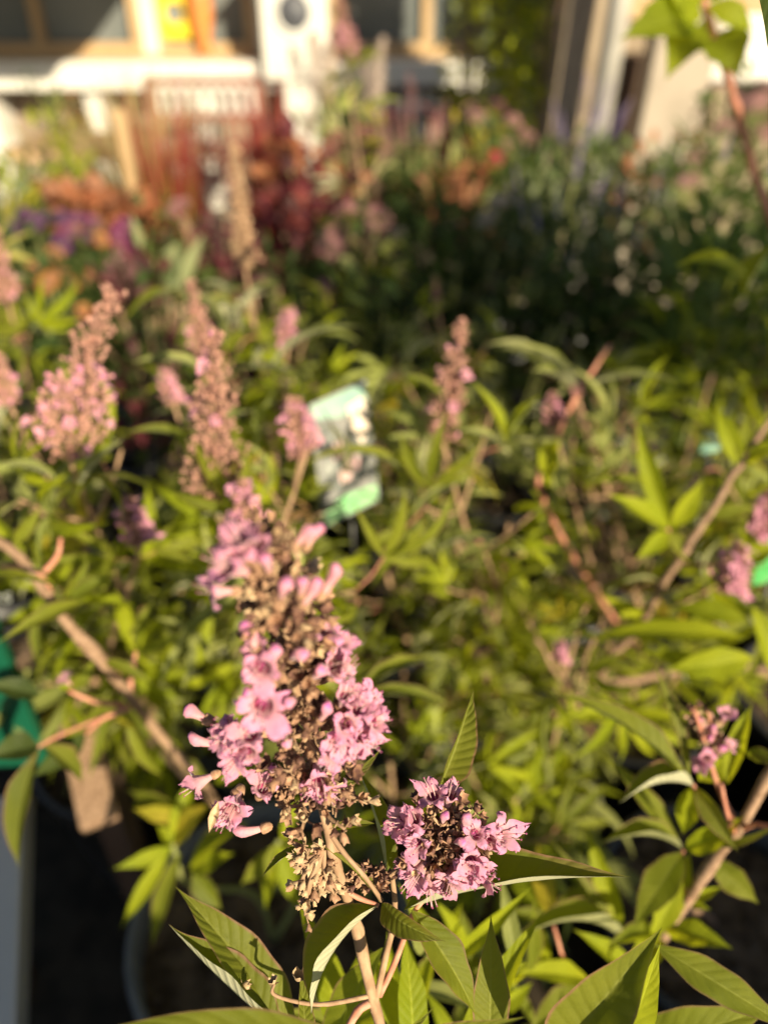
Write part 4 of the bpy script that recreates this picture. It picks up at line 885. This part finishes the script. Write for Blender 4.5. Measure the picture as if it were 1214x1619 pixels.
def heads(t, r, kind, key, n, rx, zc, rz_, s=1.0):
    k_ = (kind, key)
    if k_ not in HD: HD[k_] = head_mesh(kind, key)
    sm = MB(); out = []
    for i in range(n):
        a = r.random() * 2 * PI; q = math.sqrt(r.random()) * .95; x, y = q * rx * math.cos(a), q * rx * math.sin(a); z = zc + rz_ * (math.sqrt(max(0, 1 - q * q)) * .95 + r.uniform(.02, .22))
        d = Vector((x / rx * .4, y / rx * .4, 1)) if kind in ('spike', 'panicle') else Vector((x / rx * .8, y / rx * .8 - .25, 1))
        link('flower_head', HD[k_], t, mat=zframe((x, y, z), d, s * r.uniform(.75, 1.15), r.random() * 6))
        sm.tube([(x * .3, y * .3, zc - rz_ * .3), (x * .8, y * .8, zc + rz_ * .4), (x, y, z)], .0016, 5)
    return sm
BG = 'potted flowering plants behind the chaste trees'
def shrub(px, py, Y, label, m='leaf_dark', w_=.13, L=.04, Wf=.45, n=300, hd=None, seed=0, potm='pot', name='potted_plant', m2=None, cat='potted plant', low=.30):
    r = random.Random(seed + int(px) * 7 + int(py)); top = PY(px, py, Y); h = top.z
    t = thing(name, label, cat, (top.x, Y, 0), BG)
    pot(t, min(.12, w_ * .85), .21, potm)
    zb = max(.22, h - low); zc = (h + zb) / 2; rz_ = (h - zb) / 2
    ell_foliage(r, w_, rz_, zc, n, m, L, Wf, extra=m2).build('foliage', [M[m], M[m2 or m]], t)
    sm = MB()
    for k in range(6):
        a = r.random() * 6.3; sm.tube(bez([(0, 0, .17), (math.cos(a) * w_ * .3, math.sin(a) * w_ * .3, zc - rz_ * .4), (math.cos(a) * w_ * .6, math.sin(a) * w_ * .6, zc + rz_ * .6)], 6), .003, 6)
    if hd:
        for kk, key, cnt, s in hd:
            q = heads(t, r, kk, key, cnt, w_, zc, rz_, s); sm.v_off = 0; put(sm, q, Matrix())
    sm.build('stem', M['stem_green' if m != 'leaf_wine' else 'stem_brown'], t)
    return t
def grass(px, py, Y, label, keys, w_=.09, n=170, seed=0, lean=.25, tan=False):
    r = random.Random(seed); top = PY(px, py, Y); h = top.z
    t = thing('ornamental_grass', label, 'grass', (top.x, Y, 0), BG); pot(t, .10, .20)
    for j, key in enumerate(keys):
        b = MB()
        for _ in range(n // len(keys)):
            a = r.random() * 2 * PI; q = r.random() ** .5; x, y = math.cos(a) * q * w_ * .5, math.sin(a) * q * w_ * .5
            hh = (h - .18) * (r.uniform(.45, 1.05) if j == 0 else r.uniform(.25, .75)); ll = lean * hh * r.uniform(.1, 1)
            p0 = Vector((x, y, .18)); p1 = Vector((x + math.cos(a) * ll, y + math.sin(a) * ll, .18 + hh))
            b.leaf(p0, p1, .010, (math.cos(a), math.sin(a), .3), sag=hh * -.03, fold=.5, nl=8, nw=2, rng=r, roll=r.uniform(-1, 1))
        b.build('blades', M[key], t)
    return t
SH = [
 (60, 352, 1.55, 'low potted chrysanthemum with near black purple blooms at far left', dict(m='leaf_dark', hd=[('pompon', 'f_purple', 22, 1.1)], w_=.12, low=.2)),
 (148, 362, 1.50, 'magenta and orange chrysanthemum beside the purple one', dict(m='leaf_dark', hd=[('pompon', 'f_mag', 9, 1.1), ('pompon', 'f_orange', 5, 1.0)], w_=.10, low=.2)),
 (80, 430, 1.28, 'small orange yellow chrysanthemum in front of the dark purple one', dict(m='leaf_dark', hd=[('pompon', 'f_orange', 9, .9)], w_=.09, low=.2)),
 (12, 330, 1.7, 'green plant with broad yellow edged leaves at the left frame edge', dict(m='leaf_mid', m2='leaf_yellow', w_=.10, L=.09, n=90)),
 (112, 300, 1.95, 'mound of orange peach coral bells leaves', dict(m='leaf_orange', w_=.16, L=.045, Wf=.9, n=320, low=.16, potm='pot_clay')),
 (245, 372, 1.45, 'plant with pale pointed variegated leaves and two pinkish heads', dict(m='leaf_mid', m2='leaf_grey', w_=.10, L=.10, Wf=.25, n=90, hd=[('dome', 'f_rose', 3, .8)])),
 (330, 300, 1.85, 'wine dark plant below the red grass with flat rose heads', dict(m='leaf_wine', w_=.12, hd=[('dome', 'f_rose', 5, .9)])),
 (300, 222, 2.4, 'dusky stonecrop with pale rose heads under the slatted bench', dict(m='leaf_wine', w_=.12, hd=[('dome', 'f_cream', 7, .9)])),
 (200, 300, 2.0, 'dark leafy plant under the tan stake', dict(m='leaf_dark', m2='leaf_mid', w_=.13)),
 (445, 192, 2.35, 'dark red leaved shrub with rose heads right of the second red grass', dict(m='leaf_wine', m2='leaf_red', w_=.10, n=160, hd=[('dome', 'f_rose', 4, .8)])),
 (500, 205, 2.15, 'orange red coral bells below the cream panicles', dict(m='leaf_orange', m2='leaf_wine', w_=.14, L=.05, Wf=.8, n=200)),
 (470, 300, 1.9, 'wine and orange leaved plant in half shade', dict(m='leaf_wine', m2='leaf_red', w_=.14, L=.05, Wf=.7, n=240)),
 (530, 128, 2.7, 'hydrangea with cream pink panicles before the white wall', dict(m='leaf_mid', w_=.15, hd=[('panicle', 'f_cream', 10, 1.0)], low=.35)),
 (590, 192, 2.25, 'dark wine smoke coloured shrub behind the middle rows', dict(m='leaf_wine', m2='leaf_dark', w_=.14, hd=[('dome', 'f_brown', 5, .9)])),
 (560, 330, 1.65, 'dark plant with dusty rose heads in the central shade', dict(m='leaf_dark', m2='leaf_wine', w_=.13, hd=[('dome', 'f_rose', 5, .8)])),
 (652, 205, 2.15, 'plant with upright pink flower spikes behind the middle', dict(m='leaf_dark', w_=.10, hd=[('spike', 'f_rose', 10, 1.0)])),
 (700, 170, 2.4, 'terracotta red feathery shrub left of the pink bush', dict(m='leaf_red', m2='leaf_orange', w_=.10, L=.06, Wf=.2, n=260, low=.4)),
 (770, 172, 2.4, 'rose pink and yellow green bush below the window vine', dict(m='leaf_mid', m2='leaf_yellow', w_=.14, hd=[('dome', 'f_rose', 8, .9), ('dome', 'f_mag', 3, .7)])),
 (740, 250, 2.0, 'rusty coral plant in front of the pink bush', dict(m='leaf_orange', m2='leaf_dark', w_=.11, L=.05, Wf=.4, n=200)),
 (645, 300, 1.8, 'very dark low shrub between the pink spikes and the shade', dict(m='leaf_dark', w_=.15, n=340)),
 (838, 232, 2.1, 'green bush with single round red bloom', dict(m='leaf_dark', m2='leaf_mid', w_=.13, hd=[('pompon', 'f_red', 2, 1.3)])),
 (925, 190, 2.3, 'purple flowered sage in front of the grey pole', dict(m='leaf_grey', w_=.10, hd=[('spike', 'f_lilac', 10, .9)])),
 (880, 270, 1.85, 'grey leaved plant with lilac flecks in front of the sage', dict(m='leaf_grey', m2='leaf_dark', w_=.13, hd=[('spike', 'f_lilac', 7, .6)])),
 (990, 235, 1.95, 'silvery grey green bushy plant below the board wall', dict(m='leaf_grey', m2='leaf_mid', w_=.15, n=380)),
 (1080, 225, 1.9, 'soft green bush with an orange tinted side near the stone post', dict(m='leaf_grey', m2='leaf_orange', w_=.13)),
 (1140, 240, 1.65, 'green bush dotted with pink at the right below the broad leaves', dict(m='leaf_mid', w_=.13, hd=[('dome', 'f_rose', 6, .6), ('spike', 'f_lilac', 4, .6)])),
 (1195, 130, 2.0, 'tall pink flowered bush cut by the right edge', dict(m='leaf_mid', w_=.14, hd=[('dome', 'f_rose', 14, .7)], low=.4)),
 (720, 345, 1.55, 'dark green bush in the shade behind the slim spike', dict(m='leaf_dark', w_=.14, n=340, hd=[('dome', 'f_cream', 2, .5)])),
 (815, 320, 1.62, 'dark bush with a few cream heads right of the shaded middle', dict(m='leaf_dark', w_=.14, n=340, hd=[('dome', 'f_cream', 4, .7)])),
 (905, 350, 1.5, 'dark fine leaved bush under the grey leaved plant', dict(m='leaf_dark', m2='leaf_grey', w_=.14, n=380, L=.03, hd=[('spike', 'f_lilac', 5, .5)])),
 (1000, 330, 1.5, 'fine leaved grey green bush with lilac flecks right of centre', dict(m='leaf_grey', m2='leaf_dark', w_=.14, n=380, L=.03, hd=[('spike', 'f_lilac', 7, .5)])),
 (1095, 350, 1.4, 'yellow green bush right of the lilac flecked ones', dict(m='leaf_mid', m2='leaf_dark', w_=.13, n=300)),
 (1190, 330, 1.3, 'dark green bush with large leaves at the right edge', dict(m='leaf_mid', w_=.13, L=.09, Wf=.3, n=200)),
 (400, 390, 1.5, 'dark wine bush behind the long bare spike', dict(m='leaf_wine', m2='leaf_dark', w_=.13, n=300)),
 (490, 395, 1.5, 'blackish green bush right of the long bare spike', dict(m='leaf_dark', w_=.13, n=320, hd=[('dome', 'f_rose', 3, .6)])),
 (60, 205, 2.35, 'bright fresh green leafy plant at the left behind the coral bells', dict(m='leaf_bright', w_=.13, L=.07, Wf=.4, n=170)),
 (20, 240, 2.1, 'loose light green bush at the left frame edge', dict(m='leaf_mid', m2='leaf_bright', w_=.11, n=170)),
 (115, 150, 2.9, 'thin copper and green plant in front of the white wall', dict(m='leaf_orange', m2='leaf_mid', w_=.06, n=80)),
 (70, 110, 3.2, 'small clipped dark evergreen by the building wall at left', dict(m='leaf_dark', w_=.10, L=.03, n=300, low=.35)),
 (1150, 420, 1.15, 'leafy green bush in front of the right edge plants', dict(m='leaf_mid', m2='leaf_young', w_=.13, L=.07, Wf=.25, n=240)),
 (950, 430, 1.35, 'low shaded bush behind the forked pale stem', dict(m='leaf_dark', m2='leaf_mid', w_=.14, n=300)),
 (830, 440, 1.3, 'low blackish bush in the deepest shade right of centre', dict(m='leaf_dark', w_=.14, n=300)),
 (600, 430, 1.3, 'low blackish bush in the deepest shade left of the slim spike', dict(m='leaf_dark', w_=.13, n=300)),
 (210, 440, 1.3, 'dark bush with wine leaves between the orange bloom and the bare spike', dict(m='leaf_wine', m2='leaf_dark', w_=.12, n=240, hd=[('pompon', 'f_mag', 2, .8)])),
]
for i, (px, py, Y, lab, kw) in enumerate(SH): shrub(px, py, Y, lab, seed=i, **kw)
grass(232, 100, 2.25, 'tall blood red grass with green base at left', ['grass_red', 'grass_green'], seed=1, w_=.13, n=300, lean=.20)
grass(412, 92, 2.3, 'second blood red grass clump right of the slatted bench', ['grass_red', 'grass_green'], seed=2, w_=.12, n=300, lean=.20)
grass(193, 78, 2.6, 'rounded tan feathery grass behind the first red grass', ['grass_tan', 'grass_green'], seed=3, w_=.14, n=380, lean=.45)
# stake
t = thing('wooden_stake', 'thin sunlit tan stake standing left of the first red grass', 'stake', (PY(188, 200, 2.1).x, 2.1, 0)); bb = MB(); q = PY(188, 170, 2.1); beam(bb, Vector((q.x, 2.1, 0)), q, .026, .026); bb.build('stick', M['wood_warm'], t, world=True, smooth=False)

# ================================================================== THE SHOP BUILDING
FY = 4.6
def X(px, Y=FY, py=60): return PY(px, py, Y).x
def Z(py, Y=FY): return PY(607, py, Y).z
shop = thing('shop_building', 'pale rendered shop front with timber framed windows behind the plants', 'building', (-1.2, FY, 0))
bb = MB()
xl, xr = X(-420), X(900); zs, zt, H = Z(84), 2.05, 2.7
wins = [(X(-80), X(225)), (X(252), X(405)), (X(532), X(872))]
bb.box(((xl + xr) / 2, FY + .1, zs / 2), (xr - xl, .2, zs)); bb.box(((xl + xr) / 2, FY + .1, (zt + H) / 2), (xr - xl, .2, H - zt))
ed = [xl] + [v for w2 in wins for v in w2] + [xr]
for a, c_ in zip(ed[0::2], ed[1::2]): bb.box(((a + c_) / 2, FY + .1, (zs + zt) / 2), (c_ - a, .2, zt - zs))
bb.box(((xl + xr) / 2, FY + 3, H / 2), (xr - xl, .2, H)); bb.box((xl + .1, FY + 1.55, H / 2), (.2, 2.7, H)); bb.box((xr - .1, FY + 1.55, H / 2), (.2, 2.7, H))
bb.build('wall', M['wall'], shop, world=True, smooth=False)
bb = MB(); bb.add([(xl - .4, FY - .55, H - .12), (xr + .4, FY - .55, H - .12), (xr + .4, FY + 1.55, H + .9), (xl - .4, FY + 1.55, H + .9), (xl - .4, FY + 3.6, H - .12), (xr + .4, FY + 3.6, H - .12), (xl - .4, FY - .55, H - .2), (xr + .4, FY - .55, H - .2), (xr + .4, FY + 3.6, H - .2), (xl - .4, FY + 3.6, H - .2)], [(0, 1, 2, 3), (3, 2, 5, 4), (0, 6, 7, 1), (5, 8, 9, 4), (6, 9, 8, 7), (0, 3, 4, 9, 6), (1, 7, 8, 5, 2)])
bb.build('roof', M['roof'], shop, world=True, smooth=False)
for wi, (a, c_) in enumerate(wins):
    fr = MB(); fw = .05
    for x in [a + fw / 2, c_ - fw / 2]: fr.box((x, FY + .03, (zs + zt) / 2), (fw, .08, zt - zs))
    mul = {0: [X(62)], 1: [], 2: [X(675), X(820)]}[wi]
    for x in mul: fr.box((x, FY + .03, (zs + zt) / 2), (.05, .07, zt - zs - .1))
    fr.box(((a + c_) / 2, FY + .03, zs + fw / 2), (c_ - a - 2 * fw, .08, fw)); fr.box(((a + c_) / 2, FY + .03, zt - fw / 2), (c_ - a - 2 * fw, .08, fw))
    fo = fr.build('window', M['wood_warm'], shop, world=True, smooth=False)
    gl = MB(); gl.box(((a + c_) / 2, FY + .05, (zs + zt) / 2), (c_ - a - .02, .012, zt - zs - .02)); gl.build('pane', M['glass'], fo, world=True, smooth=False)
    sl = MB(); sl.box(((a + c_) / 2, FY - .05, zs - .017), (c_ - a + .08, .12, .032)); sl.build('sill', M['wood_warm'], shop, world=True, smooth=False, bevel=.003)
# white ledge under the windows
t = thing('white_ledge', 'long white ledge running along the shop front below the windows', 'ledge', (X(200), FY - .2, 0))
bb = MB(); zl1, zl0 = Z(97, FY - .3), Z(142, FY - .3)
bb.box(((xl + xr) / 2 - .1, FY - .16, (zl0 + zl1) / 2), (xr - xl - .3, .28, zl1 - zl0)); bb.build('beam', M['white'], t, world=True, smooth=False, bevel=.006)
x = xl + .2
while x < xr - .2:
    bb = MB(); bb.box((x, FY - .14, zl0 / 2), (.09, .2, zl0)); bb.build('support', M['white'], t, world=True, smooth=False); x += .55
# things in and before the windows
t = thing('poster', 'yellow poster with a pale round emblem in the small window', 'poster', PY(275, 60, FY - .02)); c = PY(275, 10, FY - .02)
bb = MB(); bb.box(c, (X(299) - X(251), .006, Z(-40) - Z(60)), ); bb.build('sheet', M['yellow'], t, world=True, smooth=False)
bb = MB(); bb.lathe([(0.0001, 0), (.045, 0), (.045, .003)], 24, Matrix.Translation((c.x, FY - .027, Z(18))) @ Matrix.Rotation(R(90), 4, 'X')); bb.build('emblem', M['card_white'], t, world=True)
t = thing('clay_vase', 'tall orange clay vase standing on the sill right of the yellow poster', 'vase', (X(322, FY - .06), FY - .06, zs)); v = MB()
v.lathe([(.028, 0), (.034, .01), (.030, .05), (.050, .12), (.062, .22), (.058, .30), (.036, .36), (.040, .38), (.034, .378)], 28, capb=True); v.build('body', M['orange'], t)
bb = MB(); bb.lathe([(.041, .37), (.044, .378), (.041, .386)], 28); bb.build('rim', M['pot_clay'], t)
# white bird house on a white post
t = thing('bird_house', 'white bird house with a round dark hole on a white post', 'bird house', (X(466, 4.2), 4.2, 0)); bx_ = X(466, 4.2); bw = X(518, 4.2) - X(414, 4.2)
z0, z1 = Z(125, 4.2), Z(-70, 4.2); zh = Z(18, 4.2)
bb = MB(); bb.box((bx_, 4.28, (z0 + z1) / 2), (bw, .16, z1 - z0)); bb.build('box', M['white'], t, world=True, smooth=False, bevel=.005)
bb = MB(); bb.lathe([(.072, .0), (.072, .006), (.0001, .006)], 30, Matrix.Translation((bx_, 4.202, zh)) @ Matrix.Rotation(R(90), 4, 'X')); bb.build('hole', M['hole_shade'], t, world=True)  # flat dark disc stands in for the shaded inside of the opening
bb = MB(); bb.lathe([(.0725, .0), (.076, .014), (.090, .014), (.096, .0)], 36, Matrix.Translation((bx_, 4.2, zh)) @ Matrix.Rotation(R(90), 4, 'X')); bb.build('ring', M['white_metal'], t, world=True)
bb = MB(); bb.box((bx_, 4.28, z0 / 2), (.13, .12, z0)); bb.build('post', M['white'], t, world=True, smooth=False, bevel=.004)
bb = MB(); bb.add([(bx_ - bw * .6, 4.14, z1), (bx_ + bw * .6, 4.14, z1), (bx_ + bw * .6, 4.42, z1), (bx_ - bw * .6, 4.42, z1), (bx_, 4.14, z1 + .12), (bx_, 4.42, z1 + .12)], [(0, 1, 4), (1, 2, 5, 4), (2, 3, 5), (3, 0, 4, 5), (3, 2, 1, 0)]); bb.build('roof', M['wood'], t, world=True, smooth=False)
t = thing('timber_post', 'narrow yellow brown timber post right of the white bird house', 'post', (X(521, 4.3), 4.3, 0)); bb = MB(); bb.box((X(521, 4.3), 4.3, 1.2), (.05, .05, 2.4)); bb.build('shaft', M['wood_warm'], t, world=True, smooth=False)
# benches
def bench(x0, x1, Y, ztop, zlow, rail, slat, lab):
    t = thing('garden_bench', lab, 'bench', ((x0 + x1) / 2, Y, 0), 'slatted garden benches before the shop')
    bb = MB(); bb.box(((x0 + x1) / 2, Y, ztop), (x1 - x0 + .04, .04, .03)); bb.build('top_rail', M[rail], t, world=True, smooth=False, bevel=.004)
    bb = MB(); bb.box(((x0 + x1) / 2, Y, zlow), (x1 - x0 - .04, .035, .03)); bb.build('bottom_rail', M[rail], t, world=True, smooth=False, bevel=.004)
    bb = MB(); n = int((x1 - x0) / .052)
    for i in range(n): bb.box((x0 + .04 + (x1 - x0 - .08) * i / (n - 1), Y, (ztop + zlow) / 2), (.026, .014, ztop - zlow - .03))
    bb.build('back_slats', M[slat], t, world=True, smooth=False, bevel=.003)
    bb = MB()
    for k in range(4): bb.box(((x0 + x1) / 2, Y - .07 - k * .085, .40), (x1 - x0, .07, .022))
    bb.build('seat', M[rail], t, world=True, smooth=False, bevel=.004)
    for x in (x0, x1):
        for yy, zz in ((Y, ztop + .01), (Y - .36, .39)):
            bb = MB(); bb.box((x, yy, zz / 2), (.04, .04, zz)); bb.build('leg', M[rail], t, world=True, smooth=False, bevel=.003)
BY = 4.0
bench(X(222, BY), X(405, BY), BY, Z(127, BY), Z(184, BY), 'rust_wood', 'white', 'red brown bench with white slatted back between the two red grasses')
bench(X(592, BY), X(722, BY), BY, Z(140, BY), Z(185, BY), 'wood_dark', 'white_metal', 'darker bench with pale grey slats below the right windows')
# low display table at left
t = thing('display_table', 'low wooden display table with a sunlit top at left', 'table', (X(110, 2.7), 2.7, 0))
bb = MB(); bb.box((X(105, 2.8), 2.8, Z(238, 2.7)), (.42, .35, .03)); bb.build('top', M['wood_warm'], t, world=True, smooth=False)
for sx in (-.18, .18):
    for sy in (-.14, .14):
        bb = MB(); bb.box((X(105, 2.8) + sx, 2.8 + sy, Z(238, 2.7) / 2 - .01), (.035, .035, Z(238, 2.7) - .02)); bb.build('leg', M['wood'], t, world=True, smooth=False)
# ---- posts, pole, boards at the right
def post(name, lab, cat, px0, px1, Y, w_, d_, m, rnd=False, part='shaft'):
    q = PY((px0 + px1) / 2, 100, Y); t = thing(name, lab, cat, (q.x, Y, 0)); bb = MB()
    a = PY(px0, 0, Y); b2 = PY(px1, 200, Y); d = (a - b2); lo_ = b2 - d * (b2.z / d.z); hi = a + d * ((2.3 - a.z) / d.z)
    if rnd: bb.tube([lo_, hi], w_ / 2, 16); bb.build(part, M[m], t, world=True)
    else: beam(bb, lo_, hi, w_, d_); bb.build(part, M[m], t, world=True, smooth=False, bevel=.006)
    return t
post('timber_post', 'thick weathered timber post at upper right beside the grey pole', 'post', 925, 893, 3.0, .13, .12, 'wood')
post('metal_pole', 'slim pale grey metal pole right of the thick timber post', 'pole', 980, 945, 2.8, .075, .075, 'galv', True)
post('stone_post', 'broad pale weathered upright slab right of the board wall', 'post', 1092, 1050, 2.9, .20, .12, 'slab')
t = thing('board_wall', 'brown wooden board partition behind the grey pole', 'partition', (X(1040, 3.6), 3.6, 0)); x0 = X(985, 3.6); k = 0
bb = MB()
for i in range(7): bb.box((x0 + i * .125, 3.6 + .006 * (i % 2), .75), (.118, .025, 1.5))
bb.build('boards', M['wood'], t, world=True, smooth=False, bevel=.003)
bb = MB(); bb.box((x0 + .37, 3.57, .55), (.86, .03, .08)); bb.box((x0 + .37, 3.57, .95), (.86, .03, .08)); bb.build('crosspiece', M['wood_warm'], t, world=True, smooth=False)
t = thing('black_crate', 'dark upright crate leaning by the brown board partition', 'crate', (X(1015, 3.3), 3.3, 0))
bb = MB(); q = PY(1010, 180, 3.3); bb.box((q.x, 3.3, q.z / 2 + .1), (.22, .2, q.z + .2)); bb.build('body', M['wood_dark'], t, world=True, smooth=False, bevel=.006)
t = thing('canvas_screen', 'bright white canvas screen at the right edge behind the broad leaves', 'panel', (X(1230, 3.1), 3.1, 0))
bb = MB(); q0, q1 = PY(1140, 20, 3.1), PY(1140, 128, 3.1); bb.box((q0.x + .5, 3.1, (q0.z + q1.z) / 2), (1.0, .05, q0.z - q1.z)); bb.build('sheet', M['white'], t, world=True, smooth=False, bevel=.01)
for dx in (.06, .9):
    bb = MB(); bb.box((q0.x + dx, 3.1, q1.z / 2), (.05, .04, q1.z)); bb.build('leg', M['wood'], t, world=True, smooth=False)
# ---- vine shrubs in front of the right window
def tall_shrub(px, Y, w_, ztop, zb, lab, m, m2, n, seed, L=.05):
    r = random.Random(seed); q = PY(px, 100, Y); t = thing('tall_shrub', lab, 'shrub', (q.x, Y, 0)); pot(t, .15, .28)
    ell_foliage(r, w_, (ztop - zb) / 2, (ztop + zb) / 2, n, m, L, .4, extra=m2).build('foliage', [M[m], M[m2]], t)
    s = MB()
    for k in range(7):
        a = k * .9 + r.random(); s.tube(bez([(0, 0, .24), (math.cos(a) * w_ * .4, math.sin(a) * w_ * .4, (zb + ztop) / 2), (math.cos(a) * w_ * .8, math.sin(a) * w_ * .8, ztop * .95)], 10), .006, 6)
    s.build('stem', M['stem_brown'], t)
tall_shrub(790, 3.5, .24, 1.7, .35, 'loose airy green shrub in front of the right windows', 'leaf_bright', 'leaf_grey', 1100, 1, L=.085)
tall_shrub(868, 3.2, .13, 1.6, .35, 'narrow darker shrub against the thick timber post', 'leaf_mid', 'leaf_bright', 500, 2)
tall_shrub(745, 3.9, .15, 1.3, .4, 'thin pale shrub left of the airy one', 'leaf_bright', 'leaf_grey', 260, 3)
# unseen tables and leafy crown, added behind the camera to block sun

def shade_bench(x0, x1, y, h, lab, n):
    t = thing('shade_table', lab, 'table', ((x0 + x1) / 2, y, 0))  # added out of view to keep sun off floor and pots
    bb = MB(); bb.box(((x0 + x1) / 2, y, h - .02), (x1 - x0, .5, .04)); bb.build('top', M['wood'], t, world=True, smooth=False, bevel=.004)
    bb = MB(); bb.box(((x0 + x1) / 2, y + .2, h / 2 - .03), (x1 - x0 - .06, .02, h - .08)); bb.build('front_panel', M['wood'], t, world=True, smooth=False)
    for x in (x0 + .04, x1 - .04):
        for yy in (-.2, .2):
            bb = MB(); bb.box((x, y + yy, h / 2 - .02), (.06, .06, h - .04)); bb.build('leg', M['wood'], t, world=True, smooth=False)
shade_bench(.05, .80, -.85, .92, 'unseen tall wooden table added behind the viewpoint to shade the low pots', 3)
shade_bench(.84, 3.2, -.85, .86, 'unseen long wooden table added behind and right of the viewpoint to block sun', 3)
t = thing('shade_tree', 'unseen leafy crown added behind the viewpoint at the right to shade the middle beds', 'tree', (1.42, -.55, 0)); r = random.Random(3)
b = MB(); b.tube(bez([(0, 0, 0), (.02, 0, .8), (0, .02, 1.6)], 10), .025, 10); b.build('trunk', M['stem_brown'], t)
ell_foliage(r, .44, .15, 1.56, 1000, 'leaf_dark', .09, .45, ey=.30).build('crown', [M['leaf_dark'], M['leaf_mid']], t)  # added crown, placed and sized to darken the middle beds

bb = MB(); zl = zl0 - .02; bb.box(((xl + xr) / 2, FY - .012, zl / 2), (xr - xl - .02, .022, zl)); bb.build('shade_plinth', M['shade_plinth'], shop, world=True, smooth=False)  # added backing panel, its colour stands in for shade behind the slats
xe = X(165) + (1.45 - Z(30)) * .577 / .515; x0 = xl - .2
t = thing('shade_awning', 'unseen flat grey cloth added over the left shop window to shade it', 'shade_awning', ((x0 + xe) / 2, FY, 0))
bb = MB(); bb.add([(x0, FY, 1.47), (xe, FY, 1.47), (xe, FY - 1.8, 1.40), (x0, FY - 1.8, 1.40), (x0, FY, 1.485), (xe, FY, 1.485), (xe, FY - 1.8, 1.415), (x0, FY - 1.8, 1.415)], [(0, 1, 2, 3), (7, 6, 5, 4), (0, 4, 5, 1), (1, 5, 6, 2), (2, 6, 7, 3), (3, 7, 4, 0)]); bb.build('cloth', M['shade_awning'], t, world=True, smooth=False)  # added out of view, sized to throw the slanting shade on the wall
for x in (x0 + .04, xe - .04):
    bb = MB(); beam(bb, Vector((x, FY, 1.9)), Vector((x, FY - 1.77, 1.42)), .02, .02); bb.build('arm', M['galv'], t, world=True, smooth=False)
